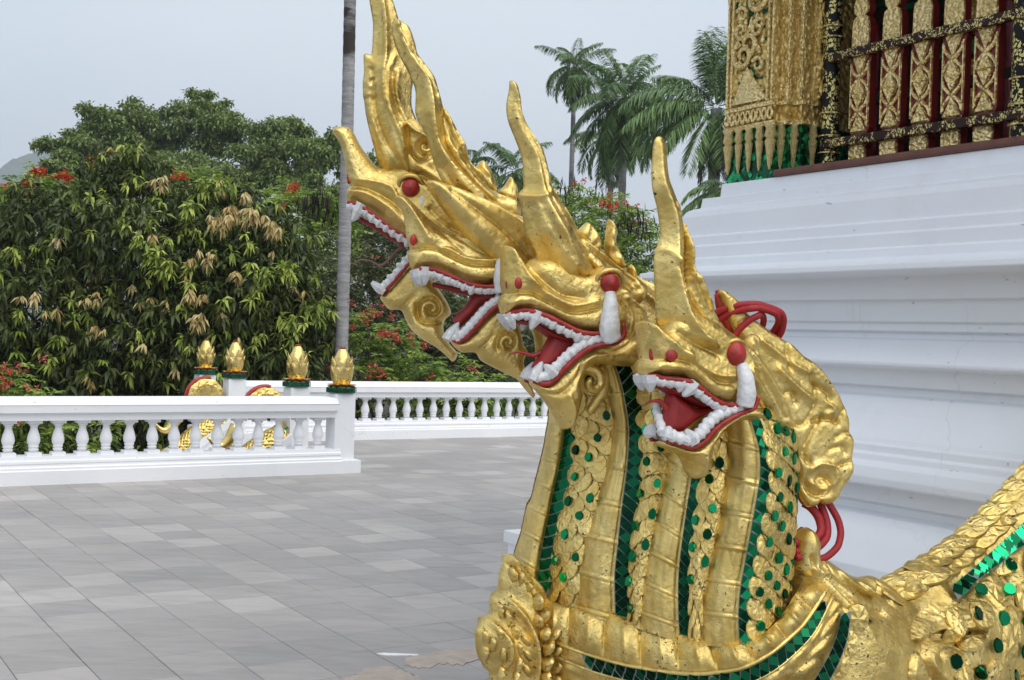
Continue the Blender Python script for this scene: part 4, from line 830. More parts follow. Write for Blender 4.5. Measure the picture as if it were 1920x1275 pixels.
# bare grey palm trunk by the gate posts
tb_, tt_ = at(636, 720, 17.6), at(652, -60, 17.6); dirn = (tt_-tb_)/(tt_[2]-tb_[2]); base = tb_+dirn*(-1.4-tb_[2]); top = tb_+dirn*(13.5-tb_[2])
t = thing('areca_palm', 'tall bare grey palm trunk rising behind the nearest lotus post', 'palm', base)
def ring_bark():
    m, tt, b = nodes('ringed_grey_bark'); tcn = N(tt, 'ShaderNodeTexCoord'); mpn = N(tt, 'ShaderNodeMapping'); mpn.inputs['Scale'].default_value = (1.2, 1.2, 6); tt.links.new(tcn.outputs['Object'], mpn.inputs[0])
    n = noise(tt, 3.2, 5, .7, vec=mpn.outputs[0]); r = ramp(tt, n.outputs[0], (.35, (.20, .19, .185)), (.5, (.27, .262, .26)), (.66, (.36, .35, .345)))
    mp2 = N(tt, 'ShaderNodeMapping'); mp2.inputs['Scale'].default_value = (1, 1, 3); tt.links.new(tcn.outputs['Object'], mp2.inputs[0]); n2 = noise(tt, 5, 4, .7, vec=mp2.outputs[0]); r2 = ramp(tt, n2.outputs[0], (.62, 0.), (.68, .85)); c = mixc(tt, r2.outputs[0], r.outputs[0], (.06, .05, .045))
    sx = N(tt, 'ShaderNodeSeparateXYZ'); tt.links.new(tcn.outputs['Object'], sx.inputs[0]); n3 = noise(tt, 2.2, 3, .6, vec=mpn.outputs[0]); ad = N(tt, 'ShaderNodeMath', operation='MULTIPLY_ADD'); tt.links.new(n3.outputs[0], ad.inputs[0]); ad.inputs[1].default_value = .9; tt.links.new(sx.outputs['Z'], ad.inputs[2])
    z1 = ramp(tt, ad.outputs[0], (0, 0.), (1, 1.)); mr = N(tt, 'ShaderNodeMapRange'); mr.inputs['From Min'].default_value = TRZ; mr.inputs['From Max'].default_value = TRZ+.06; tt.links.new(ad.outputs[0], mr.inputs[0])
    n5 = noise(tt, 1.4, 3, .5, vec=mp2.outputs[0]); r5 = ramp(tt, n5.outputs[0], (.46, 1.), (.56, .15)); mm = N(tt, 'ShaderNodeMath', operation='MULTIPLY'); tt.links.new(mr.outputs[0], mm.inputs[0]); tt.links.new(r5.outputs[0], mm.inputs[1]); c = mixc(tt, mm.outputs[0], c, (.035, .026, .022))
    tt.links.new(c, b.inputs['Base Color']); b.inputs['Roughness'].default_value = .9; bump(tt, b, n.outputs[0], .5, .015); return m
TRZ = at(650, 118, 17.6)[2]+.45
m = MB(); palm_trunk(m, base, top, .108, .09, .05, 150); obj('trunk', m.mesh('trunk', True), ring_bark(), t)
lv, rm = fronds(top, spread(14), 2.0); leafobj('crown', [lv], M_PALM, t)

at = _at0
# ================================================================== the many headed golden serpent
naga = thing('naga_statue', 'large golden many headed dragon serpent statue with open red mouths and green mirror stripes', 'statue', at(1300, 1275, 4.2)*[1, 1, 0])
class Plane:
    """vertical modelling plane: u to the right, v up, w towards the viewer's side"""
    def __init__(s, px, py, dep, yaw):
        s.O = at(px, py, dep); y = math.radians(yaw); s.R = np.array([math.cos(y), math.sin(y), 0]); s.N = np.array([math.sin(y), -math.cos(y), 0])
    def uv(s, pts):
        out = []
        for x, y in pts:
            d = ray(x, y); t = ((s.O-CAM)@s.N)/(d@s.N); P = CAM+d*t-s.O; out.append((P@s.R, P[2]))
        return np.array(out)
    def W(s, uv, w):
        uv = np.atleast_2d(uv); w = np.broadcast_to(np.asarray(w, float), (len(uv),)); return s.O[None]+s.R[None]*uv[:, :1]+DZ[None]*uv[:, 1:2]+s.N[None]*w[:, None]
    def P(s, pts, w): return s.W(s.uv(pts), w)
MPX = 4.1/FPX
def inflate(name, pts, pl, T, R, parent, mat=None, reliefs=(), w0=0., sp=.0052, chisel=False, exp=.5, Tend=None, jit=.12, back=1.0, smooth_poly=True, noise_amp=.0):
    """double sided body: the outline pts (pixels) in plane pl swells to half thickness T within R metres of its edge.
    reliefs: (pixel polyline, height, width px). Tend=((px,py),(px,py),factor): thickness runs from 1 at the first point to factor at the second"""
    poly = pl.uv(catmull(pts, True, step=3.0) if smooth_poly else pts)
    n = len(poly); lo, hi = poly.min(0), poly.max(0)
    gx = np.arange(lo[0], hi[0], sp); gy = np.arange(lo[1], hi[1], sp*.866); G = np.array([(x+(.5*sp if j % 2 else 0), y) for j, y in enumerate(gy) for x in gx]); G = G+RNG.uniform(-jit, jit, G.shape)*sp
    G = G[inside(G, poly)]; d = seg_dist(G, poly, True); G = G[d > sp*.55]
    vin = [Vector(p) for p in poly]+[Vector(p) for p in G]
    vo, eo, fo, ov, oe, of_ = delaunay_2d_cdt(vin, [(i, (i+1) % n) for i in range(n)], [], 1, 1e-6)
    X = np.array([(v.x, v.y) for v in vo]); d = seg_dist(X, poly, True); d[d < 1e-5] = 0
    t = np.clip(d/R, 0, 1); h = T*(t if chisel else (1-(1-t)**2)**exp)
    if Tend is not None:
        e = pl.uv(Tend[:2]); ax = e[1]-e[0]; s_ = np.clip(((X-e[0])@ax)/(ax@ax), 0, 1); h = h*(1+(Tend[2]-1)*s_)
    fade = np.clip(d/(.012), 0, 1)
    for rl in reliefs:
        if rl[0] == 'poly':
            pp = pl.uv(catmull(rl[1], True, step=4)); ins = inside(X, pp); dd = seg_dist(X, pp, True); h = h+np.where(ins, rl[2]*np.clip(dd/.008, 0, 1)**.7, -.5*rl[2]*np.exp(-(dd/.009)**2))*fade; continue
        c = pl.uv(catmull(rl[0], False, step=4)); dd = seg_dist(X, c); s_ = rl[2]*MPX; h = h+rl[1]*1.15*np.exp(-(dd/(s_*.9))**1.25)*fade
    if name in ('head', 'jaw', 'crest', 'mane', 'back_fin', 'crest_root'): h = h+.0010*fade*(np.sin(X[:, 0]*170+5*np.sin(X[:, 1]*90))*np.sin(X[:, 1]*150+4*np.sin(X[:, 0]*110))+.7*np.sin(X[:, 0]*330+3*np.sin(X[:, 1]*210))*np.sin(X[:, 1]*290))
    if noise_amp: h = h+noise_amp*fade*(np.sin(X[:, 0]*61+3*np.sin(X[:, 1]*37))*np.sin(X[:, 1]*53+2*np.sin(X[:, 0]*47)))
    k = len(X); bd = d == 0; idx = np.arange(k)+k; remap = np.cumsum(~bd)-1+k; idx = np.where(bd, np.arange(k), remap)
    V = np.vstack([pl.W(X, w0+np.where(bd, 0, h)), pl.W(X[~bd], w0-h[~bd]*back)])
    tri = np.array([f for f in fo if len(f) == 3]); a = X[tri[:, 0]]; b = X[tri[:, 1]]; c = X[tri[:, 2]]; cr_ = (b[:, 0]-a[:, 0])*(c[:, 1]-a[:, 1])-(b[:, 1]-a[:, 1])*(c[:, 0]-a[:, 0]); tri[cr_ < 0] = tri[cr_ < 0][:, ::-1]
    F = np.vstack([tri, idx[tri][:, ::-1]])
    return obj(name, npmesh(name, V, F, True), mat or M_GOLD, parent)
def tube_px(name, pts, pl, w, r, parent, mat, n=8, flat=1., step=4., smooth=True):
    P2 = catmull(pts, False, step=step); w = np.interp(np.linspace(0, 1, len(P2)), np.linspace(0, 1, len(np.atleast_1d(w))), np.atleast_1d(w)); r = np.interp(np.linspace(0, 1, len(P2)), np.linspace(0, 1, len(np.atleast_1d(r))), np.atleast_1d(r))
    if name == 'gum': r = r*(1+.16*np.sin(np.arange(len(P2))*2.1+.4*np.sin(np.arange(len(P2))*.7)))
    m = MB(); m.tube(pl.P(P2, w), r, n, flat=flat, up=tuple(pl.N)); return obj(name, m.mesh(name, smooth), mat, parent)
def tooth_mesh(bulge=1.):
    V = []; n = 6
    for z, r in ((-.35, 1.1), (.25, 1.05), (.62, .82*bulge), (.88, .44*bulge)):
        for k in range(n): a = 2*math.pi*(k+.5)/n; V.append((r*.5*math.cos(a), r*.5*math.sin(a), z))
    V.append((0, 0, 1)); F = [(i*n+k, i*n+(k+1) % n, (i+1)*n+(k+1) % n, (i+1)*n+k) for i in range(3) for k in range(n)]+[(18+k, 18+(k+1) % n, 24) for k in range(n)]+[tuple(range(n))[::-1]]
    m = MB(); m.add(V, F); return m.mesh('tooth')
TOO = [tooth_mesh(1.), tooth_mesh(.8)]
for x in TOO: x.materials.append(M_TOOTH)
def teeth(pl, curve, w, parent, n, L, sgn, fangs=(), wid=None, lean=0., both=True, dep=1.25):
    """teeth set along a pixel curve; sgn +1 hangs down, -1 stands up. L in px. fangs: (index, length px, width factor)"""
    P2 = catmull(curve, False, n=n*2+1); fg = {f[0]: f[1:] for f in fangs}
    for side in ((1, -1) if both else (1,)):
        for k in range(n):
            c = P2[2*k+1]; tg = P2[2*k+2]-P2[2*k]; tl = np.linalg.norm(tg); tg = tg/tl; nr = np.array([-tg[1], tg[0]]); nr = nr if nr[1]*sgn > 0 else -nr; nr = nr+tg*lean+RNG.normal(0, .07, 2)
            l = L*RNG.uniform(.8, 1.2); wd = tl*.98
            if k in fg: l = fg[k][0]; wd = tl*fg[k][1]
            A_ = pl.P([tuple(c), tuple(c+tg*wd), tuple(c+nr*l)], 0.); x = A_[1]-A_[0]; z = A_[2]-A_[0]; lx, lz = np.linalg.norm(x), np.linalg.norm(z); x /= lx; z /= lz; y = pl.N*side
            y = nrm(y-z*.0); x = nrm(np.cross(y, z)); 
            ww = np.interp(k/max(1, n-1), np.linspace(0, 1, len(np.atleast_1d(w))), np.atleast_1d(w))
            obj('tooth', TOO[k in fg and 1 or 0], None, parent, frame(pl.W(pl.uv([tuple(c)]), ww*side)[0], x, y, z, lx, lx*dep, lz))
def eyeball(name, c, rx, ry, pl, w, parent, mat, bulge=.8, rings=7, n=18):
    V = []; F = []
    for i in range(rings+1):
        th = math.pi*i/rings
        for k in range(n):
            a = 2*math.pi*k/n; V.append(pl.W([np.array(pl.uv([c])[0])+np.array([rx*MPX*math.sin(th)*math.cos(a), ry*MPX*math.sin(th)*math.sin(a)])], w+math.cos(th)*rx*MPX*bulge)[0])
    F = [(i*n+k, (i+1)*n+k, (i+1)*n+(k+1) % n, i*n+(k+1) % n) for i in range(rings) for k in range(n)]; m = MB(); m.add(V, F); return obj(name, m.mesh(name, True), mat, parent)
def spiral(cx, cy, r, turns, rot, sgn=1, n=26):
    return [(cx+r*(1-.9*u)*math.cos(rot+sgn*u*turns*6.283), cy+r*(1-.9*u)*math.sin(rot+sgn*u*turns*6.283)) for u in np.linspace(0, 1, n)]
def sc(tag_, v): return v/CROPS[tag_][2]

PL_A = Plane(780, 420, 4.36, 3); PL_B = Plane(900, 500, 4.18, 10); PL_C = Plane(1080, 600, 3.99, 19); PL_D = Plane(1300, 720, 3.79, 27)

# ---------------------------------------------------------------- head A (foremost, tallest crest)
hA = inflate('head', q('R2', [(172, 505), (160, 470), (163, 432), (180, 412), (164, 380), (158, 330), (133, 190), (100, 125), (76, 92), (84, 62), (130, 54), (175, 62), (205, 98), (245, 175), (300, 250), (345, 298), (430, 300), (520, 280), (620, 330), (720, 440), (830, 560), (960, 700), (1000, 800), (900, 900), (700, 860), (560, 760), (505, 708), (440, 664), (380, 618), (320, 572), (260, 532), (210, 507)]), PL_A, .085, .055, naga, Tend=(q('R2', [(620, 620)])[0], q('R2', [(120, 100)])[0], .5),
    reliefs=[(q('R2', [(180, 415), (300, 440), (430, 510), (505, 580)]), -.014, 4.5), (q('R2', [(175, 445), (300, 475), (430, 560), (520, 650)]), .010, 5), (q('R2', [(215, 385), (320, 395), (430, 430), (480, 520)]), .012, 6), (q('R2', [(110, 90), (160, 180), (200, 300), (230, 360)]), .008, 8), (q('R2', [(660, 560), (730, 640), (830, 700), (930, 720)]), -.012, 5), (q('R2', [(640, 440), (760, 600), (900, 720)]), .01, 12), (q('R2', [(700, 620), (780, 690), (860, 720)]), .012, 6)])
hA['label'] = 'foremost golden head with curled snout and tallest crest'
inflate('crest', q('R1', [(335, 945), (310, 850), (285, 760), (262, 660), (250, 570), (245, 545), (243, 470), (250, 410), (248, 312), (262, 304), (292, 307), (300, 200), (300, 120), (285, 30), (272, -60), (262, -150), (258, -230), (300, -200), (350, -120), (395, -40), (420, 20), (442, 90), (455, 150), (450, 210), (475, 300), (515, 400), (528, 470), (522, 520), (522, 600), (540, 660), (580, 740), (600, 860), (600, 1000), (540, 1090), (470, 1090), (430, 1040), (380, 1000)]), PL_A, .09, .08, hA, chisel=True, sp=.007, w0=0., Tend=(q('R1', [(400, 900)])[0], q('R1', [(290, -100)])[0], .5),
    reliefs=[(q('R1', [(350, -40), (375, 100), (380, 300), (365, 450), (380, 570), (420, 680), (470, 790), (490, 860)]), .022, 4), (q('R1', [(300, 400), (310, 540), (330, 680), (370, 800), (450, 930)]), -.016, 3.5), (q('R1', [(275, 540), (290, 650), (340, 800), (400, 960)]), .012, 4), (q('R1', [(430, 330), (400, 420), (400, 560), (430, 680), (480, 760)]), .014, 4), (q('R1', [(450, 420), (440, 540), (470, 650), (510, 720)]), .014, 4), (q('R1', [(415, 420), (420, 540), (450, 660)]), -.018, 3.5), (q('R1', [(300, 440), (270, 470), (290, 505), (315, 480)]), .014, 4), (q('R1', [(255, 560), (310, 570)]), -.012, 3)])
inflate('crest_root', q('R1', [(470, 700), (540, 680), (610, 740), (660, 850), (720, 980), (830, 1100), (900, 1200), (800, 1260), (640, 1180), (540, 1080), (470, 980), (450, 820)]), PL_A, .075, .05, hA, w0=.0,
    reliefs=[(q('R1', [(490, 710), (540, 760), (600, 790), (640, 830)]), .02, 4), (q('R1', spiral(600, 850, 60, 1.1, 0.)), -.022, 4), (q('R1', [(500, 740), (510, 860), (570, 930), (650, 900)]), -.022, 4), (q('R1', [(560, 960), (680, 1040), (800, 1150)]), .018, 6), (q('R1', [(520, 1000), (600, 1020), (760, 1160)]), -.014, 4)])
# curled cheek boss behind the crest foot
for c, r, rot in (((455, 745), 26, 2.),):
    tube_px('curl', q('R1', spiral(*c, r, 1.3, rot)), PL_A, [.07, .085], [.016, .008], hA, M_GOLD)
eyeball('eye', q('R2', [(546, 437)])[0], 18, 18, PL_A, .078, hA, M_RED)
tube_px('eyelid', q('R2', [(478, 450), (480, 395), (520, 368), (575, 372), (612, 405), (640, 460)]), PL_A, np.array([.07, .09, .09, .07])*.90, [x_*.72 for x_ in [.008, .014, .014, .008]], hA, M_GOLD)
eyeball('eye_white', q('R2', [(615, 515)])[0], 8, 16, PL_A, .072, hA, M_TOOTH)
eyeball('nostril', q('R2', [(176, 366)])[0], 4.5, 13, PL_A, .022, hA, M_RED, .6)
upA = q('R2', [(168, 516), (210, 522), (260, 545), (320, 586), (380, 632), (440, 677), (520, 722), (600, 770)])
for s_ in (1, -1): tube_px('lip', upA, PL_A, [x_*1.1 for x_ in [.036*s_, .06*s_, .075*s_]], .0085*.84, hA, M_RED, flat=.85)
gmA = [(x-.5, y+5) for x, y in upA]; teeth(PL_A, gmA, [.03, .055, .07], hA, 10, 11, 1, [(1, 27, 1.3)])
for s_ in (1, -1): tube_px('gum', [(x-1, y+5) for x, y in upA], PL_A, [.03*s_, .055*s_, .07*s_], .0115*1.15, hA, M_TOOTH)
jA = inflate('jaw', q('R3', [(124, 512), (200, 438), (325, 290), (420, 300), (545, 470), (600, 560), (622, 630), (575, 680), (572, 760), (610, 840), (665, 905), (655, 950), (630, 968), (590, 930), (520, 870), (420, 810), (340, 740), (300, 670), (270, 608), (190, 602), (150, 560)]), PL_A, .07, .04, naga, Tend=(q('R3', [(500, 650)])[0], q('R3', [(150, 540)])[0], .8),
    reliefs=[(q('R3', spiral(485, 600, 100, 1.15, 2.6)), -.024, 4), (q('R3', spiral(485, 600, 68, 1.0, 2.2)), .014, 5), (q('R3', [(270, 605), (310, 560), (370, 510)]), -.012, 4), (q('R3', [(380, 560), (390, 660), (450, 700), (560, 690)]), -.02, 4)])
loA = q('R3', [(124, 505), (200, 435), (262, 363), (325, 288), (380, 230)])
for s_ in (1, -1): tube_px('lip', loA, PL_A, [x_*1.1 for x_ in [.035*s_, .055*s_]], .0085*.84, jA, M_RED, flat=.85); tube_px('gum', [(x-3, y-6) for x, y in loA], PL_A, [.03*s_, .05*s_], .013*1.15, jA, M_TOOTH)
teeth(PL_A, [(x-3, y-6) for x, y in loA], [.03, .05], jA, 7, 10, -1, [(0, 24, 1.3)], lean=-.12)
tg = q('R2', [(195, 885), (240, 852), (300, 858), (365, 885), (420, 842), (470, 790), (540, 760), (640, 760)]); tube_px('tongue', tg, PL_A, 0., [.002, .005, .009], hA, M_TONGUE, flat=.5)
tube_px('palate', q('R2', [(235, 606), (300, 640), (370, 680), (450, 730), (600, 800)]), PL_A, 0., [.008, .012], hA, M_MOUTH, flat=1.2)

# ---------------------------------------------------------------- head B
hB = inflate('head', q('R2', [(548, 905), (530, 862), (523, 815), (535, 786), (516, 720), (508, 640), (490, 560), (444, 492), (455, 468), (500, 466), (560, 515), (640, 595), (720, 660), (800, 690), (880, 690), (950, 660), (985, 600), (1010, 540), (1100, 550), (1190, 640), (1250, 700), (1300, 800), (1250, 900), (1100, 990), (1040, 1000), (940, 1008), (850, 980), (760, 935), (680, 905), (610, 895)]), PL_B, .09, .05, naga, Tend=(q('R2', [(1000, 800)])[0], q('R2', [(470, 520)])[0], .6),
    reliefs=[(q('R2', [(528, 800), (620, 788), (700, 800), (780, 845), (880, 885), (1040, 890)]), -.018, 4), (q('R2', [(700, 790), (760, 800), (850, 850), (960, 865), (1040, 860)]), .012, 4), (q('R2', [(470, 480), (540, 560), (590, 640), (640, 730)]), .012, 8), (q('R2', [(640, 620), (740, 720), (830, 800)]), -.008, 6), (q('R2', [(800, 720), (860, 760), (940, 810), (1000, 830)]), -.012, 6), (q('R2', [(1020, 700), (1070, 660), (1130, 680)]), .02, 6), (q('R2', [(560, 870), (700, 870), (860, 940), (1000, 960)]), .008, 7)])
hB['label'] = 'second golden head from the left, snout over the jaw of the foremost'
inflate('crest', q('R1', [(430, 110), (490, 140), (515, 175), (540, 250), (555, 310), (600, 370), (650, 440), (680, 540), (695, 600), (702, 700), (720, 790), (760, 870), (830, 960), (910, 1040), (980, 1110), (1060, 1190), (1090, 1260), (1060, 1340), (960, 1350), (890, 1270), (820, 1180), (730, 1090), (670, 990), (630, 880), (600, 770), (555, 690), (540, 640), (541, 520), (505, 425), (445, 310), (412, 215), (405, 140)]), PL_B, .115, .085, hB, chisel=True, sp=.007, w0=.01, Tend=(q('R1', [(800, 1050)])[0], q('R1', [(440, 130)])[0], .45),
    reliefs=[(q('R1', [(440, 130), (480, 250), (560, 380), (620, 480), (640, 620), (650, 760), (690, 880), (800, 1010), (920, 1130)]), .02, 4), (q('R1', [(455, 160), (505, 290), (600, 410), (660, 540)]), -.014, 3.5), (q('R1', [(690, 960), (760, 1060), (880, 1170), (960, 1290)]), -.014, 4)])
inflate('mane', q('R1', [(690, 590), (715, 610), (745, 655), (790, 740), (832, 808), (845, 860), (855, 905), (905, 965), (935, 990), (965, 1060), (1030, 1100), (1130, 1140), (1145, 1230), (1040, 1250), (920, 1150), (800, 1000), (710, 860), (690, 720)]), PL_B, .05, .04, hB, w0=-.02, sp=.007,
    reliefs=[(q('R1', [(700, 640), (740, 760), (800, 880), (900, 1010), (1040, 1130)]), -.02, 3.5), (q('R1', [(730, 660), (770, 780), (820, 870), (900, 980)]), .016, 4), (q('R1', spiral(810, 850, 36, 1.3, 1.)), .02, 4), (q('R1', [(720, 800), (790, 920), (880, 1040), (980, 1130)]), .016, 4), (q('R1', [(760, 720), (800, 800), (850, 890)]), -.016, 3)])
for pts in ([(885, 960), (915, 920), (945, 893), (975, 920), (1000, 965), (1028, 1050), (1020, 1100), (960, 1060)], [(1035, 1085), (1070, 1040), (1105, 988), (1130, 1015), (1150, 1060), (1140, 1130), (1090, 1150)]):
    inflate('flame', q('R1', pts), PL_B, .035, .03, hB, w0=-.08, noise_amp=.006)
eyeball('eye', q('R2', [(1047, 758)])[0], 11, 12, PL_B, .088, hB, M_RED)
tube_px('eyelid', q('R2', [(1020, 720), (1040, 675), (1085, 655), (1130, 680), (1140, 740)]), PL_B, np.array(.088)*.90, [x_*.72 for x_ in [.007, .013, .007]], hB, M_GOLD)
tube_px('tusk', q('R2', [(1100, 730), (1075, 800), (1064, 880), (1060, 960), (1062, 1050)]), PL_B, [.085, .095, .095, .085], [.010, .018, .025, .029, .026], hB, M_TOOTH, 10)
eyeball('nostril', q('R2', [(548, 742)])[0], 6.5, 10.5, PL_B, .058, hB, M_RED, .5)
upB = q('R3', [(350, 335), (420, 318), (500, 330), (600, 370), (700, 415), (780, 440), (850, 447), (950, 440)])
for s_ in (1, -1): tube_px('lip', upB, PL_B, [x_*1.1 for x_ in [.04*s_, .066*s_, .08*s_]], .0095*.84, hB, M_RED, flat=.85); tube_px('gum', [(x, y+6) for x, y in upB], PL_B, [.034*s_, .06*s_, .076*s_], .0125*1.15, hB, M_TOOTH)
teeth(PL_B, [(x, y+6) for x, y in upB], [.034, .06, .076], hB, 11, 10, 1, [(0, 24, 1.3), (1, 28, 1.4)])
tube_px('palate', q('R3', [(490, 425), (620, 455), (750, 480), (950, 500)]), PL_B, 0., [.008, .012, .02], hB, M_MOUTH, flat=1.2)
jB = inflate('jaw', q('R3', [(602, 796), (660, 822), (720, 785), (800, 690), (880, 605), (965, 552), (1050, 620), (1100, 720), (1130, 850), (1160, 900), (1130, 960), (1150, 1060), (1180, 1130), (1210, 1200), (1195, 1222), (1130, 1150), (1080, 1090), (1020, 1060), (920, 1010), (830, 960), (790, 905), (700, 903), (640, 862)]), PL_B, .07, .04, naga, Tend=(q('R3', [(950, 750)])[0], q('R3', [(650, 840)])[0], .8),
    reliefs=[(q('R3', spiral(1000, 830, 84, 1.15, 2.6)), -.02, 4), (q('R3', spiral(1000, 830, 55, 1.0, 2.2)), .012, 5), (q('R3', [(785, 905), (840, 850), (900, 780)]), -.012, 4)])
loB = q('R3', [(606, 800), (655, 825), (705, 805), (760, 748), (820, 678), (885, 608), (970, 550)])
for s_ in (1, -1): tube_px('lip', loB, PL_B, [x_*1.1 for x_ in [.035*s_, .06*s_, .075*s_]], .0095*.84, jB, M_RED, flat=.85); tube_px('gum', [(x-4, y-8) for x, y in loB], PL_B, [.03*s_, .055*s_, .072*s_], .0145*1.15, jB, M_TOOTH)
teeth(PL_B, [(x-4, y-8) for x, y in loB], [.03, .055, .072], jB, 10, 8, -1, [(0, 28, 1.4), (1, 20, 1.3)])
tube_px('mouth_lining', q('R3', [(660, 700), (740, 620), (830, 520), (960, 510)]), PL_B, -.01, [.02, .025, .04], jB, M_MOUTH, flat=1.5)
tube_px('tongue', q('R3', [(620, 632), (660, 628), (705, 598), (755, 545), (800, 512)]), PL_B, .0, [.002, .004, .006], hB, M_TONGUE, flat=.6)

# ---------------------------------------------------------------- head C
hC = inflate('head', q('R3', [(986, 640), (966, 580), (962, 518), (984, 490), (975, 400), (975, 250), (985, 165), (1010, 150), (1050, 168), (1090, 225), (1140, 290), (1180, 250), (1300, 230), (1400, 270), (1480, 320), (1560, 340), (1620, 300), (1700, 320), (1790, 420), (1870, 520), (1950, 620), (1990, 760), (1940, 880), (1840, 850), (1740, 760), (1640, 780), (1560, 765), (1500, 757), (1400, 722), (1300, 662), (1200, 612), (1120, 598), (1050, 605)]), PL_C, .10, .05, naga, Tend=(q('R3', [(1600, 560)])[0], q('R3', [(1000, 300)])[0], .68),
    reliefs=[(q('R3', [(965, 500), (1060, 488), (1140, 492), (1200, 520), (1300, 575), (1420, 625), (1580, 600)]), -.02, 4.5), (q('R3', [(1130, 400), (1200, 470), (1300, 530), (1420, 575), (1570, 545)]), .014, 5), (q('R3', [(1020, 170), (1080, 280), (1120, 370), (1160, 440)]), .014, 7), (q('R3', [(1150, 330), (1250, 430), (1350, 500), (1480, 520)]), -.014, 6), (q('R3', [(980, 560), (1100, 545), (1250, 600), (1420, 690), (1560, 720)]), .008, 7), (q('R3', [(1740, 560), (1790, 640), (1780, 740)]), -.016, 4), (q('R3', [(1790, 540), (1840, 640), (1830, 780)]), -.014, 4), (q('R3', [(1770, 480), (1850, 520), (1930, 560)]), .016, 4), (q('R3', [(1780, 520), (1860, 570), (1950, 640)]), .016, 4), (q('R3', [(1780, 440), (1860, 470), (1960, 600)]), -.012, 4)])
hC['label'] = 'third golden head from the left with a big white tusk under its red eye'
inflate('crest', q('R4', [(104, 40), (125, 34), (150, 62), (168, 130), (176, 205), (205, 285), (262, 372), (302, 445), (332, 560), (352, 640), (405, 725), (470, 830), (520, 950), (560, 1040), (600, 1130), (560, 1200), (460, 1230), (350, 1230), (290, 1130), (240, 1010), (195, 910), (182, 830), (170, 760), (150, 685), (183, 645), (180, 580), (175, 480), (140, 380), (97, 270), (85, 180), (102, 80)]), PL_C, .125, .085, hC, chisel=True, sp=.007, w0=.005, Tend=(q('R4', [(330, 900)])[0], q('R4', [(120, 60)])[0], .42),
    reliefs=[(q('R4', [(120, 50), (150, 140), (165, 230), (220, 340), (270, 450), (300, 570), (310, 660), (370, 800), (480, 1000)]), .018, 4), (q('R4', [(160, 690), (230, 700), (290, 690)]), .012, 4), (q('R4', [(250, 720), (300, 880), (400, 1040), (480, 1170)]), -.014, 4), (q('R4', [(210, 760), (250, 930), (320, 1080)]), -.008, 6), (q('R4', [(330, 690), (400, 850), (500, 1030)]), -.012, 3)])
inflate('mane', q('R4', [(355, 638), (380, 660), (405, 715), (440, 775), (475, 840), (500, 905), (545, 940), (640, 1010), (720, 1080), (800, 1130), (860, 1170), (900, 1220), (860, 1300), (740, 1300), (620, 1180), (520, 1040), (430, 900), (370, 760)]), PL_C, .055, .04, hC, w0=-.02, sp=.007,
    reliefs=[(q('R4', [(380, 690), (440, 830), (540, 970), (680, 1090), (800, 1180)]), -.02, 3.5), (q('R4', [(420, 760), (480, 880), (600, 1000), (740, 1110)]), .016, 4), (q('R4', [(520, 1030), (620, 1120), (760, 1230)]), .016, 4), (q('R4', [(560, 1010), (700, 1130), (820, 1220)]), -.016, 3.5)])
for pts, w_ in (([(525, 900), (545, 865), (590, 832), (630, 870), (660, 930), (665, 975), (640, 1005), (560, 980)], -.06), ([(698, 970), (705, 880), (714, 815), (738, 822), (765, 880), (760, 950), (800, 1040), (815, 1090), (760, 1100), (715, 1050)], -.07), ([(815, 1100), (838, 1074), (860, 1130), (880, 1190), (830, 1180)], -.05)):
    inflate('flame', q('R4', pts), PL_C, .035, .03, hC, w0=w_, noise_amp=.008)
eyeball('eye', q('R3', [(1656, 425)])[0], 19, 18.5, PL_C, .10, hC, M_RED)
tube_px('eyelid', q('R3', [(1570, 440), (1585, 370), (1640, 338), (1710, 345), (1750, 400), (1752, 470)]), PL_C, np.array([.09, .11, .11, .09])*.90, [x_*.72 for x_ in [.008, .014, .014, .008]], hC, M_GOLD)
tube_px('tusk', q('R3', [(1655, 470), (1648, 560), (1642, 660), (1645, 750), (1665, 810)]), PL_C, [.10, .115, .115, .10], [.016, .024, .030, .035, .034], hC, M_TOOTH, 12)
eyeball('nostril', q('R3', [(1050, 420)])[0], 8, 11, PL_C, .068, hC, M_RED, .5); eyeball('nostril', q('R3', [(1000, 420)])[0], 4.5, 11, PL_C, .03, hC, M_RED, .8)
upC = q('R3', [(982, 642), (1040, 620), (1110, 607), (1170, 620), (1260, 655), (1350, 705), (1440, 750), (1510, 768), (1600, 772)])
for s_ in (1, -1): tube_px('lip', upC, PL_C, [x_*1.1 for x_ in [.03*s_, .072*s_, .09*s_]], .0105*.84, hC, M_RED, flat=.85); tube_px('gum', [(x, y+7) for x, y in upC], PL_C, [.026*s_, .066*s_, .086*s_], .0135*1.15, hC, M_TOOTH)
teeth(PL_C, [(x, y+7) for x, y in upC], [.026, .066, .086], hC, 11, 11, 1, [(0, 25, 1.2), (3, 30, 1.3)])
jC = inflate('jaw', q('R3', [(1172, 1096), (1260, 1118), (1330, 1045), (1420, 950), (1500, 880), (1600, 840), (1720, 810), (1790, 770), (1900, 760), (1980, 850), (1950, 960), (1875, 1000), (1700, 990), (1600, 995), (1540, 1040), (1520, 1110), (1530, 1200), (1500, 1330), (1450, 1430), (1400, 1440), (1350, 1360), (1290, 1260), (1230, 1190), (1195, 1150)]), PL_C, .085, .045, naga, Tend=(q('R3', [(1600, 920)])[0], q('R3', [(1200, 1150)])[0], .75),
    reliefs=[(q('R3', [(1230, 1180), (1330, 1190), (1410, 1130), (1460, 1060), (1480, 1000)]), -.014, 4), (q('R3', [(1600, 900), (1720, 890), (1820, 830), (1850, 760)]), -.01, 5), (q('R3', [(1400, 1200), (1440, 1320), (1430, 1420)]), .012, 6), (q('R3', [(1480, 1130), (1500, 1220), (1470, 1340)]), -.012, 4)])
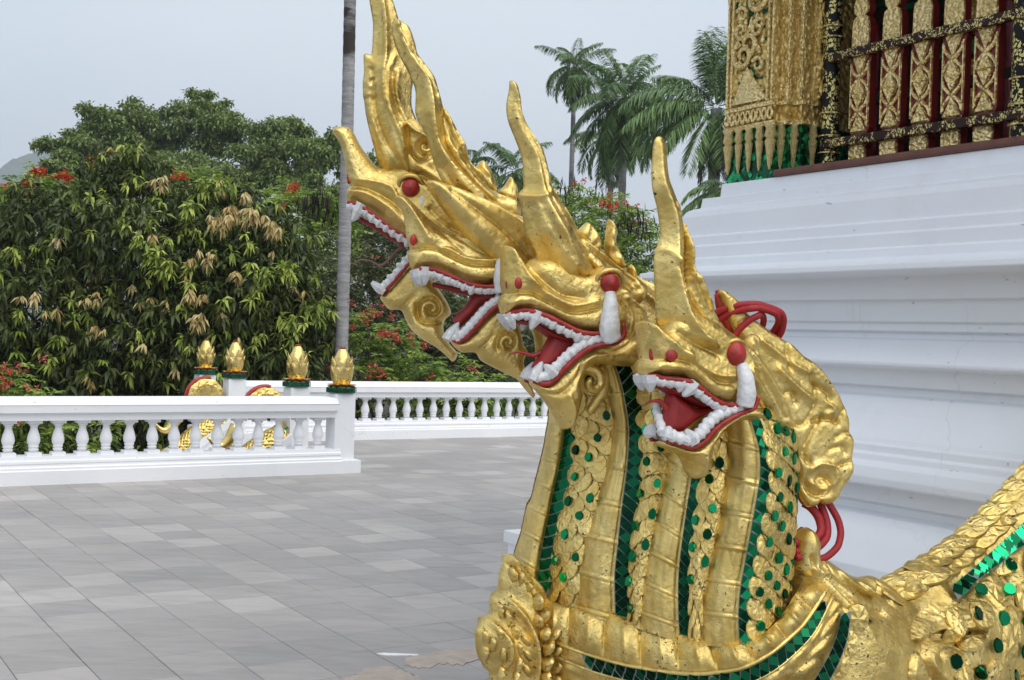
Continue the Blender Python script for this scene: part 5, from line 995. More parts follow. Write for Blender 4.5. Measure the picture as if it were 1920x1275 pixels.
loC = q('R3', [(1172, 1098), (1230, 1118), (1290, 1105), (1345, 1038), (1420, 950), (1500, 882), (1600, 842), (1690, 832), (1745, 780), (1738, 700)])
for s_ in (1, -1): tube_px('lip', loC, PL_C, [x_*1.1 for x_ in [.035*s_, .07*s_, .095*s_, .10*s_]], .0105*.84, jC, M_RED, flat=.85)
gmC = q('R3', [(1160, 1050), (1210, 1070), (1265, 1060), (1320, 1005), (1400, 915), (1480, 850), (1560, 815), (1640, 800)])
for s_ in (1, -1): tube_px('gum', gmC, PL_C, [.035*s_, .065*s_, .09*s_], .0165*1.15, jC, M_TOOTH)
teeth(PL_C, gmC, [.036, .068, .09], jC, 10, 8, -1, [(0, 28, 1.3), (2, 20, 1.5)])
inflate('mouth_lining', q('R3', [(1190, 1010), (1240, 920), (1320, 780), (1440, 790), (1560, 810), (1420, 940), (1310, 1020)]), PL_C, .035, .03, jC, M_MOUTH)
inflate('palate', q('R3', [(1010, 690), (1150, 660), (1300, 730), (1450, 790), (1560, 800), (1450, 850), (1300, 800), (1180, 720)]), PL_C, .04, .03, hC, M_MOUTH)
tube_px('tongue', q('R3', [(1030, 915), (1090, 900), (1150, 912), (1200, 925), (1260, 900)]), PL_C, 0., [.002, .006, .009], jC, M_RED, flat=.6)
# throat curl with hole
tube_px('throat_curl', q('R3', spiral(1600, 1110, 110, 1.1, 3.6)), PL_C, [-.02, .0, .02], [.018, .02, .012], jC, M_GOLD)
tube_px('throat_curl', q('R3', [(1690, 1000), (1720, 1080), (1710, 1180), (1660, 1260), (1610, 1330)]), PL_C, -.03, [.02, .022, .015], jC, M_GOLD)

# ---------------------------------------------------------------- head D (nearest)
hD = inflate('head', q('R6', [(204, 455), (192, 415), (200, 368), (206, 335), (203, 250), (206, 135), (235, 140), (290, 175), (330, 120), (420, 60), (520, 90), (600, 130), (680, 190), (770, 260), (830, 340), (900, 430), (960, 540), (1010, 640), (1040, 740), (980, 800), (900, 770), (860, 690), (800, 620), (745, 560), (680, 595), (640, 622), (560, 602), (490, 556), (440, 498), (380, 468), (300, 458), (240, 445)]), PL_D, .105, .05, naga, Tend=(q('R6', [(620, 450)])[0], q('R6', [(210, 250)])[0], .72),
    reliefs=[(q('R6', [(200, 362), (300, 355), (400, 375), (480, 430), (560, 490), (640, 500)]), -.018, 5), (q('R6', [(380, 330), (450, 400), (540, 450), (630, 450)]), .014, 5), (q('R6', [(215, 150), (270, 220), (330, 290), (390, 330)]), .012, 7), (q('R6', [(345, 200), (420, 260), (500, 300), (560, 330)]), -.014, 5), (q('R6', [(230, 410), (350, 410), (450, 460), (540, 550), (630, 590)]), .008, 6), (q('R6', [(730, 430), (780, 520), (770, 620)]), .012, 6), (q('R6', [(790, 440), (850, 560), (880, 690)]), -.01, 5), (q('R6', [(730, 300), (800, 420), (870, 560), (940, 700)]), -.008, 4), (q('R6', [(770, 320), (850, 450), (920, 600)]), .008, 4), (q('R6', [(720, 440), (740, 400), (780, 420)]), .012, 4)])
hD['label'] = 'nearest golden head, turned towards the viewer with both nostrils showing'
inflate('crest', q('R5', [(384, 72), (400, 50), (430, 54), (452, 100), (460, 200), (472, 290), (512, 400), (536, 480), (546, 600), (546, 800), (562, 900), (600, 1010), (650, 1070), (720, 1150), (770, 1230), (740, 1320), (640, 1370), (540, 1330), (470, 1270), (425, 1190), (396, 1100), (390, 1020), (385, 900), (380, 760), (393, 692), (415, 625), (412, 540), (398, 450), (374, 350), (368, 260), (374, 130)]), PL_D, .125, .085, hD, chisel=True, sp=.007, w0=.0, Tend=(q('R5', [(480, 1000)])[0], q('R5', [(415, 70)])[0], .42),
    reliefs=[(q('R5', [(395, 690), (430, 700), (470, 760)]), .014, 4), (q('R5', [(465, 790), (515, 820), (525, 900), (500, 960), (520, 1060), (600, 1180)]), -.010, 4), (q('R5', [(500, 420), (528, 560), (528, 800), (545, 930), (620, 1070)]), .012, 3.5), (q('R5', [(440, 1120), (520, 1180), (620, 1210)]), .012, 5)])
inflate('mane', q('R5', [(544, 510), (562, 550), (578, 620), (598, 700), (600, 790), (625, 815), (650, 865), (680, 930), (700, 1000), (725, 1050), (760, 1110), (820, 1190), (880, 1270), (860, 1340), (780, 1290), (680, 1130), (600, 1030), (560, 900), (546, 760)]), PL_D, .045, .03, hD, w0=-.01, sp=.007,
    reliefs=[(q('R5', [(555, 700), (570, 850), (620, 990), (700, 1100), (800, 1230)]), -.016, 3.2), (q('R5', [(570, 620), (585, 760), (580, 860)]), .012, 4), (q('R5', [(620, 850), (650, 950), (690, 1020)]), .014, 4), (q('R5', [(600, 820), (630, 930), (670, 1030), (740, 1110)]), -.014, 3)])
inflate('flame', q('R6', [(775, 260), (800, 220), (835, 210), (865, 240), (850, 300), (870, 360), (820, 380), (790, 330)]), PL_D, .03, .03, hD, w0=.03, noise_amp=.006)
eyeball('eye', q('R6', [(650, 325)])[0], 20, 21.5, PL_D, .10, hD, M_RED, .75)
tube_px('eyelid', q('R6', [(580, 370), (575, 310), (610, 262), (660, 245), (710, 265), (725, 320), (715, 380)]), PL_D, np.array([.09, .10, .11, .10, .09])*.90, [x_*.72 for x_ in [.006, .010, .012, .010, .006]], hD, M_GOLD)
tube_px('tusk', q('R6', [(675, 385), (683, 450), (688, 520), (692, 580), (690, 625)]), PL_D, [.105, .12, .12, .11], [.019, .025, .028, .031, .028], hD, M_TOOTH, 12)
eyeball('nostril', q('R6', [(296, 332)])[0], 12, 11, PL_D, .078, hD, M_RED, .5); eyeball('nostril', q('R6', [(226, 325)])[0], 6, 13, PL_D, .035, hD, M_RED, .8)
upD = q('R6', [(198, 462), (240, 456), (270, 470), (330, 476), (400, 488), (455, 525), (510, 575), (575, 615), (660, 628)])
for s_ in (1, -1): tube_px('lip', upD, PL_D, [x_*1.1 for x_ in [.03*s_, .08*s_, .095*s_]], .0095*.84, hD, M_RED, flat=.85); tube_px('gum', [(x, y+6) for x, y in upD], PL_D, [.026*s_, .074*s_, .09*s_], .014*1.15, hD, M_TOOTH)
teeth(PL_D, [(x, y+7) for x, y in upD], [.026, .074, .09], hD, 10, 10, 1, [(0, 25, 1.3), (4, 24, 1.3), (3, 16, 1.0)])
jD = inflate('jaw', q('R6', [(303, 848), (360, 860), (430, 880), (490, 840), (540, 770), (600, 712), (680, 668), (760, 622), (860, 620), (960, 690), (960, 770), (860, 760), (760, 730), (690, 750), (630, 800), (600, 850), (575, 900), (560, 970), (535, 1060), (510, 1075), (490, 1010), (440, 945), (380, 910), (320, 890)]), PL_D, .09, .045, naga, Tend=(q('R6', [(700, 700)])[0], q('R6', [(330, 870)])[0], .8),
    reliefs=[(q('R6', [(360, 900), (450, 910), (530, 850), (590, 780), (680, 710)]), .008, 8), (q('R6', [(500, 940), (520, 1000), (520, 1060)]), .01, 5), (q('R6', [(560, 880), (600, 800), (680, 740)]), -.01, 5)])
loD = q('R6', [(303, 846), (360, 856), (430, 876), (485, 845), (533, 772), (592, 716), (664, 672), (742, 640), (765, 575)])
for s_ in (1, -1): tube_px('lip', loD, PL_D, [x_*1.1 for x_ in [.04*s_, .075*s_, .10*s_, .105*s_]], .0095*.84, jD, M_RED, flat=.85)
gmD = q('R6', [(285, 800), (340, 815), (410, 835), (465, 800), (510, 735), (560, 685), (620, 655), (680, 640)])
for s_ in (1, -1): tube_px('gum', gmD, PL_D, [.045*s_, .075*s_, .095*s_], .0175*1.15, jD, M_TOOTH)
teeth(PL_D, gmD, [.045, .075, .095], jD, 11, 9, -1, [(0, 18, 1.5), (3, 20, 1.6), (2, 14, 1.4)])
tube_px('gum', q('R6', [(290, 800), (315, 740), (330, 680), (345, 650)]), PL_D, [.03, -.05], .013*1.15, jD, M_TOOTH)
inflate('mouth_lining', q('R6', [(325, 790), (340, 650), (365, 560), (440, 600), (530, 650), (640, 650), (500, 740), (420, 800)]), PL_D, .035, .03, jD, M_MOUTH)
inflate('palate', q('R6', [(240, 490), (330, 500), (440, 540), (540, 610), (640, 640), (540, 650), (420, 600), (320, 550)]), PL_D, .05, .03, hD, M_MOUTH)
tube_px('tongue', q('R6', [(216, 626), (260, 610), (300, 612), (340, 650), (380, 700)]), PL_D, .01, [.003, .008, .012], jD, M_RED, flat=.6)
# mane mass tying the heads together behind
PL_M = Plane(1120, 560, 4.26, 20)
inflate('mane', q('F', [(800, 340), (880, 360), (960, 400), (1040, 420), (1130, 470), (1200, 520), (1290, 560), (1370, 630), (1425, 700), (1410, 800), (1370, 850), (1260, 820), (1160, 730), (1090, 700), (1040, 740), (1010, 720), (1000, 620), (930, 500), (860, 430)]), PL_M, .07, .05, naga, sp=.008, reliefs=[([(840, 360), (940, 440), (1020, 540), (1040, 660)], -.02, 6), ([(900, 370), (1000, 450), (1090, 560), (1140, 680)], .02, 7), ([(980, 410), (1080, 500), (1180, 600), (1260, 720)], -.02, 6), ([(1060, 440), (1180, 540), (1290, 640), (1360, 780)], .02, 7), ([(1150, 490), (1270, 590), (1370, 700)], -.02, 6)])

# ---------------------------------------------------------------- back fin (scrolled plate) with red reverse
PL_F = Plane(1500, 780, 3.98, 14)
fin_out = q('F', [(1347, 547), (1353, 543), (1367, 550), (1387, 567), (1397, 584), (1433, 613), (1467, 636), (1485, 646), (1507, 667), (1524, 678), (1540, 694), (1556, 716), (1572, 742), (1582, 763), (1590, 786), (1591, 806), (1599, 826), (1596, 858), (1599, 868), (1596, 890), (1576, 918), (1572, 930), (1557, 944), (1541, 945), (1536, 940), (1531, 948), (1512, 950), (1500, 930), (1496, 900), (1488, 850), (1470, 790), (1445, 730), (1420, 690), (1390, 640), (1370, 610), (1356, 575)])
spF = q('R6', spiral(1250, 1100, 95, 1.1, 3.3, -1))
fin = inflate('back_fin', fin_out, PL_F, .026, .022, naga, sp=.0065,
    reliefs=[(q('R6', [(1060, 250), (1050, 330), (1070, 410)]), -.018, 3.5), (q('R6', [(1190, 450), (1220, 520), (1290, 555), (1300, 605)]), -.018, 3.5), (q('R6', [(1220, 520), (1218, 620), (1190, 690), (1150, 750), (1105, 750)]), -.018, 3.5), (q('R6', [(1260, 700), (1210, 780), (1170, 860), (1150, 930), (1180, 975)]), -.02, 4), (spF, -.02, 3.5), (q('R6', [(1200, 730), (1300, 720), (1350, 740)]), -.016, 3.5), (q('R6', [(1350, 740), (1390, 660)]), -.016, 3.5), (q('R6', [(1340, 830), (1390, 800), (1440, 800)]), -.016, 3), (q('R6', [(1350, 1000), (1400, 985), (1460, 965)]), -.018, 3.5), (q('R6', [(1300, 900), (1380, 880), (1395, 920)]), -.014, 3), (q('R6', [(900, 250), (1000, 330), (1100, 400), (1180, 440)]), .012, 6), (q('R6', [(1000, 420), (1100, 520), (1200, 600)]), .014, 8), (q('R6', [(1190, 1010), (1250, 980), (1330, 1000), (1340, 1080), (1270, 1130), (1200, 1100)]), .014, 5), (q('R6', [(1100, 620), (1080, 560), (1040, 560)]), -.014, 4), (q('R6', [(1290, 620), (1330, 660), (1280, 690)]), .01, 6), (q('R6', [(1120, 260), (1200, 340), (1290, 450), (1370, 570)]), .012, 5)])
fin['label'] = 'curved golden back fin with scroll carving'
inflate('fin_back', [(x+1.5, y-.5) for x, y in fin_out], PL_F, .014, .02, naga, M_RED, w0=-.034, sp=.011)
tube_px('fin_tip', q('K1', [(190, 190), (230, 330), (300, 520), (380, 660)]), PL_F, -.02, [.012, .02, .02, .012], fin, M_RED)

# red ropes slung round the fin
def rope(label, curves, pl, rr):
    t = thing('red_rope', label, 'rope', pl.P([curves[0][0]], 0)[0], 'red painted ropes on the statue')
    for c, w, r in zip(curves, *rr): tube_px('rope_loop', c, pl, w, r, t, M_ROPE, 10)
rope('coil of red rope around the top of the golden back fin', [q('K1', [(120, 460), (160, 430), (250, 370), (400, 332), (560, 325), (700, 362), (830, 415), (912, 500), (942, 620), (925, 720), (850, 780)]), q('K1', [(190, 520), (225, 485), (300, 430), (420, 388), (560, 370), (690, 400), (800, 450), (880, 530), (885, 640), (850, 720)]), q('K1', [(340, 700), (365, 650), (410, 585), (500, 500), (600, 450), (670, 465), (715, 530), (725, 610), (680, 680)])], PL_F, ([[-.02, .04, .04, -.05], [-.02, .05, .05, -.06], [.02, .05, -.05]], [.0122, .0115, .0112]))
rope('coil of red rope hanging below the golden back fin', [q('K2', [(120, 600), (220, 605), (330, 592), (440, 545), (508, 450), (505, 320), (450, 220), (380, 170)]), q('K2', [(120, 705), (220, 705), (340, 690), (450, 640), (555, 525), (590, 380), (570, 190), (540, 110)]), q('K2', [(120, 760), (210, 778), (350, 800), (500, 770), (640, 660), (720, 500), (715, 340), (640, 150), (600, 80)])], PL_F, ([[.03, .01, -.05], [.04, .02, -.05], [.05, .03, -.04]], [.0150, .0132, .0122]))
# ---------------------------------------------------------------- fluted hood: necks side by side, wrapped round the front
HC = [  # (pixel curve from top to bottom, depth top, depth bottom)
    ([(1030, 740), (1028, 787), (1023, 817), (1021, 832), (1015, 859), (1002, 910), (996, 935), (987, 952), (977, 999), (964, 1040), (958, 1075)], 4.42, 4.42),
    ([(1062, 740), (1060, 789), (1055, 838), (1047, 880), (1036, 931), (1026, 982), (1015, 1033), (1010, 1071), (1006, 1105)], 4.30, 4.27),
    ([(1080, 740), (1079, 800), (1077, 838), (1071, 889), (1062, 931), (1051, 973), (1043, 1016), (1036, 1066), (1033, 1130)], 4.27, 4.24),
    ([(1120, 660), (1138, 736), (1148, 787), (1146, 829), (1134, 889), (1121, 931), (1108, 982), (1093, 1033), (1087, 1075), (1080, 1150)], 4.21, 4.15),
    ([(1146, 660), (1166, 720), (1178, 783), (1180, 821), (1176, 880), (1167, 948), (1159, 1020), (1153, 1083), (1155, 1170)], 4.12, 4.06),
    ([(1170, 660), (1195, 720), (1203, 766), (1206, 821), (1205, 863), (1202, 922), (1191, 982), (1184, 1033), (1180, 1083), (1180, 1172)], 4.09, 4.03),
    ([(1254, 760), (1254, 800), (1252, 846), (1248, 889), (1237, 935), (1227, 982), (1218, 1024), (1210, 1075), (1203, 1126), (1200, 1180)], 4.04, 3.98),
    ([(1300, 800), (1300, 860), (1297, 897), (1288, 954), (1280, 1010), (1274, 1059), (1272, 1107), (1273, 1164), (1276, 1205)], 3.95, 3.90),
    ([(1322, 800), (1321, 860), (1317, 891), (1307, 954), (1299, 1010), (1293, 1059), (1292, 1107), (1293, 1164), (1291, 1206)], 3.93, 3.88),
    ([(1356, 740), (1361, 796), (1363, 861), (1357, 922), (1347, 986), (1335, 1043), (1323, 1099), (1317, 1144), (1314, 1210)], 3.92, 3.86),
    ([(1400, 760), (1414, 804), (1424, 841), (1426, 889), (1418, 942), (1408, 998), (1398, 1051), (1389, 1103), (1385, 1156), (1388, 1216)], 3.83, 3.78),
    ([(1410, 750), (1430, 798), (1442, 845), (1448, 893), (1444, 942), (1432, 998), (1422, 1047), (1414, 1103), (1409, 1156), (1409, 1212)], 3.82, 3.77),
    ([(1429, 689), (1447, 717), (1466, 751), (1479, 780), (1488, 820), (1494, 865), (1492, 942), (1488, 1002), (1484, 1063), (1478, 1124), (1482, 1150)], 3.93, 3.88)]
KIND = ['belly', 'strip', 'scale', 'belly', 'strip', 'scale', 'belly', 'strip', 'scale', 'belly', 'strip', 'scale']
NT = 150
CV = []
for pts, d0, d1 in HC:
    c = catmull(pts, False, n=NT); dd = d0+(d1-d0)*np.linspace(0, 1, NT); CV.append(np.column_stack([c, dd]))
def hood_pt(band, s, t, lift=0.):
    """s 0..1 across the band, t 0..1 down"""
    i = t*(NT-1); j = int(min(NT-2, max(0, i))); fr = i-j
    a = CV[band][j]*(1-fr)+CV[band][j+1]*fr; b = CV[band+1][j]*(1-fr)+CV[band+1][j+1]*fr; p = a*(1-s)+b*s; k = KIND[band]; dep = p[2]
    if k == 'belly':
        lead = .085 if band == 0 else .055
        dep -= lead*max(0, math.sin(math.pi*(s*.86+.12)))**.75 - (.02 if band else 0)
        ph = (t*7.3+band*.13) % 1.; g = math.exp(-((ph-.5)/.022)**2)+.8*math.exp(-((ph-.60)/.022)**2); dep += .0085*g-.010*math.exp(-((ph-.55)/.05)**2)
        if t > .35: dep += .0022*math.cos(s*26)*(1 if .65 < ph or ph < .42 else 0)
    elif k == 'scale': dep -= .016*math.sin(math.pi*s)**.8
    else: dep += .004
    return at(p[0], p[1], dep-lift)
def hood_frame(band, s, t):
    p = hood_pt(band, s, t); e = .012; x = nrm(hood_pt(band, min(1, s+.06), t)-hood_pt(band, max(0, s-.06), t)); y = nrm(hood_pt(band, s, max(0, t-e))-hood_pt(band, s, min(1, t+e))); z = nrm(np.cross(x, y)); z = z if z[1] < 0 else -z; x = nrm(np.cross(y, z)); return p, x, y, z
V = []; cols = []
for b_, k_ in enumerate(KIND):
    ns = {'belly': 18, 'strip': 4, 'scale': 10}[k_]
    for s in range(ns+(1 if b_ == len(KIND)-1 else 0)): cols.append((b_, s/ns))
for t_ in range(NT): V += [hood_pt(b_, s, t_/(NT-1)) for b_, s in cols]
V = np.array(V); k = len(cols); gi = np.arange(NT*k).reshape(NT, k); F = np.stack([gi[:-1, :-1], gi[1:, :-1], gi[1:, 1:], gi[:-1, 1:]], -1).reshape(-1, 4)
YM = 4.4215
V2 = V.copy(); V2[:, 1] = 2*YM-V2[:, 1]
# rear wall closes the hood between the two outer edges
Vb = np.array([[V[r*k+k-1]*(1-u)+V2[r*k+k-1]*u for u in np.linspace(0, 1, 5)] for r in range(NT)]).reshape(-1, 3); gb = np.arange(NT*5).reshape(NT, 5); Fb = np.stack([gb[:-1, :-1], gb[1:, :-1], gb[1:, 1:], gb[:-1, 1:]], -1).reshape(-1, 4)
hood = obj('hood', npmesh('hood', np.vstack([V, V2, Vb]), np.vstack([F, F[:, ::-1]+len(V), Fb+2*len(V)]), True), M_GOLD, naga); hood['label'] = 'fluted golden hood of joined necks with ribbed belly plates'
HPX = proj(V)

# mirror strips: whole diamonds are single tiles, the half tiles along the edges one lattice
def dia_mesh():
    m = MB(); g = .95; m.add([(-.5*g, 0, 0), (0, -.5*g, 0), (.5*g, 0, 0), (0, .5*g, 0), (-.5*g, 0, -.1), (0, -.5*g, -.1), (.5*g, 0, -.1), (0, .5*g, -.1)], [(0, 1, 2, 3), (0, 4, 5, 1), (1, 5, 6, 2), (2, 6, 7, 3), (3, 7, 4, 0)]); return m.mesh('mirror_tile')
DIA = dia_mesh(); DIA.materials.append(M_MIRROR); DIAB = DIA.copy(); DIAB.materials.clear(); DIAB.materials.append(M_MIRBRIGHT)
def mirror_strip(fn, n, label=None, bright=0., tri=M_MIRROR, rows=1):
    """fn(s,t)->point on the strip surface (s across 0..1, t along 0..1)"""
    base = MB(); NTS = n*2; V = [fn(s, t/NTS, 0.) for t in range(NTS+1) for s in (-.06, 1.06)]; base.add(V, [(2*i, 2*i+2, 2*i+3, 2*i+1) for i in range(NTS)]); st = obj('mirror_strip', base, M_GROUTL, naga)
    if label: st['label'] = label
    e = MB()
    for i in range(n):
        t0, t1 = i/n, (i+1)/n; tm = (t0+t1)/2
        c, l, r, u, d = fn(.5, tm, .004), fn(.02, tm, .004), fn(.98, tm, .004), fn(.5, t0, .004), fn(.5, t1, .004)
        x = r-l; y = u-d; lx, ly = np.linalg.norm(x), np.linalg.norm(y); x = x/lx; z = nrm(np.cross(x, y)); z = z if z[1] < 0 else -z
        z = nrm(z+RNG.normal(0, .035, 3)); x = nrm(x-z*(x@z)); y2 = np.cross(z, x)
        # shear towards the true direction of the strip
        ydir = nrm(y); M = frame(c, x*lx, ydir*ly, z*.03, 1, 1, 1); obj('mirror_tile', DIAB if random.random() < bright else DIA, None, st, M)
        for s0 in (0., 1.):
            a_, b_, c_ = fn(s0, t0 if True else 0, .004), fn(s0, t1, .004), fn(.5, t1, .004); k0 = fn(s0, tm+.03/n, .004); k1 = fn(s0, min(1, tm+.97/n), .004); k2 = fn(.5+(s0-.5)*.06, t1, .004)
            if t1 < 1: e.add([k0, k1, k2], [(0, 1, 2) if s0 == 0 else (0, 2, 1)])
    o = obj('edge_tiles', e, tri, st); o['kind'] = 'stuff'
    return st
M_GROUTL = simple('pale_grout', (.20, .24, .22), .7)
for b_, n in ((1, 17), (4, 24), (7, 18), (10, 21)):
    t0 = {1: .02, 4: .02, 7: .1, 10: .06}[b_]
    mirror_strip(lambda s, t, l, b_=b_, t0=t0: hood_pt(b_, s, t0+(.985-t0)*t, .001+l), n, None, .55 if b_ == 10 else 0.)  # nearest neck mixes in bright tiles, its lighter reflection put into the colour

# scales on the necks and green gems
def scale_mesh():
    O = [(0, .62), (.30, .55), (.47, .30), (.50, 0), (.40, -.32), (.18, -.52), (0, -.60), (-.18, -.52), (-.40, -.32), (-.50, 0), (-.47, .30), (-.30, .55)]; V = [(x, y, 0) for x, y in O]+[(x*.94, y*.94, .12) for x, y in O]+[(x*.55, y*.55+.05, .21 if i_ % 2 else .16) for i_, (x, y) in enumerate(O)]+[(0, .06, .235)]; n = 12
    F = [(r*n+k, r*n+(k+1) % n, (r+1)*n+(k+1) % n, (r+1)*n+k) for r in (0, 1) for k in range(n)]; F = [f[::-1] for f in F]+[(2*n+(k+1) % n, 2*n+k, 3*n) for k in range(n)]
    m = MB(); m.add(V, [f[::-1] for f in F]); return m.mesh('scale')
SCM = scale_mesh(); SCM.materials.append(M_GOLD2)
for b_, ncol, nrow, t0 in ((2, 2, 17, .04), (5, 2, 19, .12), (8, 2, 15, .03), (11, 3, 19, .16)):
    for r in range(nrow):
        for c in range(ncol):
            s = (c+.5+(.28 if r % 2 else -.22))/ncol; t = t0+(.97-t0)*(r+.5)/nrow
            if not .04 < s < .97: continue
            p, x, y, z = hood_frame(b_, min(.93, max(.07, s)), t); w = np.linalg.norm(hood_pt(b_, 1, t)-hood_pt(b_, 0, t))/ncol*.98; h = np.linalg.norm(hood_pt(b_, .5, max(0, t-.5/nrow))-hood_pt(b_, .5, min(1, t+.5/nrow)))*1.45
            z2 = nrm(z+y*.14+RNG.normal(0, .05, 3)); y2 = nrm(y-z2*(y@z2)); x2 = np.cross(y2, z2); obj('scale', SCM, None, hood, frame(p+z*.0015, x2, y2, z2, w*RNG.uniform(.9, 1.05), h*RNG.uniform(.9, 1.05), .034))
def gem_mesh():
    O = [(0, .62), (.34, .42), (.5, .05), (.40, -.35), (.12, -.52), (-.2, -.5), (-.45, -.28), (-.5, .1), (-.34, .42)]; n = len(O); V = [(x, y, 0) for x, y in O]+[(x*.9, y*.9, .22) for x, y in O]; m = MB(); m.add(V, [tuple(range(n, 2*n))]+[(k, (k+1) % n, n+(k+1) % n, n+k) for k in range(n)]); return m.mesh('gem')
GEM = gem_mesh(); GEM.materials.append(M_GEM); GEMB = GEM.copy(); GEMB.materials.clear(); GEMB.materials.append(M_MIRBRIGHT)
gems = q('R7', [(343, 125), (430, 170), (417, 282), (385, 383), (293, 437), (350, 472), (287, 557), (350, 650), (257, 663), (306, 727), (243, 810), (288, 910), (203, 925), (236, 997), (640, 262), (605, 345), (660, 425), (606, 485), (643, 578), (582, 632), (620, 716), (558, 770), (592, 853), (545, 907), (530, 1020), (540, 1135)])
gems += q('R8', [(478, 45), (525, 20), (557, 30), (527, 110), (563, 125), (595, 150), (560, 218), (597, 248), (530, 312), (575, 348), (612, 378), (535, 422), (580, 473), (512, 512), (545, 557), (488, 632), (577, 622), (532, 706), (565, 760), (485, 788), (522, 835), (558, 875), (443, 862), (485, 922), (528, 958), (450, 1020), (225, 140), (268, 265), (228, 345), (233, 480), (215, 597), (168, 535), (158, 660), (198, 722), (148, 803)])
gems += q('R6', [(970, 568), (995, 667), (1035, 682)])
for gx, gy in gems:
    i = int(((HPX-np.array([gx, gy]))**2).sum(1).argmin()); r, c = divmod(i, k); bnd, s = cols[c]
    if ((HPX[i]-np.array([gx, gy]))**2).sum() > 300: continue
    p, x, y, z = hood_frame(bnd, s, r/(NT-1)); z = nrm(z+RNG.normal(0, .10, 3)); y = nrm(y-z*(y@z)); x = np.cross(y, z); far = (gx-1440)/55 if bnd == 11 else 0; sx = RNG.uniform(.025, .033)*(1-.35*max(0, min(1, far)))
    p0 = CAM+ray(gx, gy)*((p-CAM)[1]/ray(gx, gy)[1]); obj('gem', GEMB if random.random() < .18 else GEM, None, hood, frame(p0+z*.013, x, y, z, sx, RNG.uniform(.028, .037), .03))
# dark mirrored outer edge of the hood
m = MB(); P = np.array([V[r*k+k-1] for r in range(6, NT, 3)]); m.tube(P, .007, 6); obj('outer_edge', m, M_EDGE if 'M_EDGE' in globals() else M_MIRROR, hood)

# ---------------------------------------------------------------- collar round the foot of the hood
def rows_sheet(name, rows, ns, parent, mat, relief=None, nr=8):
    """rows: list of pixel curves with depths [(px,py,dep)..]; a skin is drawn through them"""
    R_ = [catmull(r, False, n=ns) for r in rows]; V = []; K = (len(R_)-1)*nr+1
    for j in range(K):
        i = min(len(R_)-2, j//nr); f = j/nr-i
        for s in range(ns):
            a = R_[i][s]*(1-f)+R_[i+1][s]*f; d = a[2]
            if relief: d -= relief(s/(ns-1), i+f)
            V.append(at(a[0], a[1], d))
    g = np.arange(K*ns).reshape(K, ns); F = np.stack([g[:-1, :-1], g[1:, :-1], g[1:, 1:], g[:-1, 1:]], -1).reshape(-1, 4); return obj(name, npmesh(name, V, F, True), mat, parent), R_
U_ = [(958, 1062, 4.40), (990, 1092, 4.32), (1030, 1120, 4.24), (1085, 1140, 4.14), (1180, 1158, 4.03), (1290, 1188, 3.90), (1395, 1200, 3.79), (1450, 1172, 3.80), (1490, 1115, 3.86), (1503, 1092, 3.95), (1508, 1085, 4.1)]
L_ = [(960, 1150, 4.36), (1000, 1180, 4.27), (1040, 1203, 4.17), (1100, 1226, 4.08), (1180, 1248, 3.97), (1290, 1263, 3.84), (1385, 1254, 3.75), (1446, 1224, 3.75), (1505, 1172, 3.80), (1546, 1112, 3.88), (1553, 1098, 3.98), (1556, 1092, 4.1)]
S_ = [(962, 1185, 4.36), (1000, 1212, 4.27), (1040, 1230, 4.165), (1105, 1256, 4.075), (1185, 1278, 3.965), (1292, 1293, 3.835), (1392, 1284, 3.745), (1458, 1252, 3.745), (1522, 1192, 3.795), (1560, 1122, 3.875), (1567, 1106, 3.975), (1570, 1100, 4.09)]
B1 = [(960, 1300, 4.40), (1000, 1310, 4.31), (1040, 1320, 4.21), (1105, 1335, 4.12), (1185, 1350, 4.01), (1292, 1360, 3.88), (1392, 1345, 3.79), (1470, 1310, 3.79), (1545, 1240, 3.83), (1590, 1146, 3.90), (1597, 1124, 3.99), (1600, 1118, 4.1)]
B2 = [(960, 1480, 4.42), (1000, 1490, 4.33), (1040, 1500, 4.23), (1105, 1510, 4.14), (1185, 1520, 4.03), (1292, 1520, 3.90), (1392, 1510, 3.81), (1480, 1480, 3.81), (1570, 1400, 3.85), (1622, 1240, 3.92), (1632, 1190, 4.0), (1636, 1180, 4.1)]
def leafrel(s, v):
    ph = (s*9.5+v*.35) % 1; a = math.sin(math.pi*v)**.6 if 0 < v < 1 else 0
    return a*(.042*abs(math.sin(math.pi*ph))**.45) + .010*math.exp(-((ph-.55)/.07)**2)*a
Um = [(0.5*(a[0]+b[0]), .5*(a[1]+b[1]), .5*(a[2]+b[2])-.012) for a, b in zip(U_, L_)]
collar, _ = rows_sheet('collar', [U_, L_], 320, naga, M_GOLD2, leafrel, 22); collar['label'] = 'golden collar of overlapping leaves around the foot of the hood'
cb, _ = rows_sheet('collar_band', [[(x, y-1, d-.004) for x, y, d in S_], B1, B2], 300, naga, M_GOLD2, lambda s, v: .020*abs(math.sin(s*40+math.sin(v*6)*1.5))*abs(math.sin(v*5+s*9)) if v > .12 else 0, 14)
rows_sheet('collar_bed', [[(x, y-2, d+.006) for x, y, d in L_], [(x, y+2, d+.006) for x, y, d in S_]], 120, collar, M_GOLD, None, 3)
m = MB(); c1 = catmull(L_, False, n=160); m.tube(np.array([at(x, y, d-.006) for x, y, d in c1]), .007, 6); c1 = catmull(S_, False, n=160); m.tube(np.array([at(x, y, d-.002) for x, y, d in c1]), .0055, 6); obj('collar_bead', m, M_GOLD, collar)
_L = catmull(L_, False, n=200); _S = catmull(S_, False, n=200)
def strip_c(s, t, l):
    i = (.215+.735*t)*199; j = min(198, int(i)); f = i-j; a = _L[j]*(1-f)+_L[j+1]*f; b = _S[j]*(1-f)+_S[j+1]*f; p = a*(1-s)+b*s; return at(p[0], p[1], p[2]-.003-l)
mirror_strip(strip_c, 26, 'dark green mirror strip running round the collar')
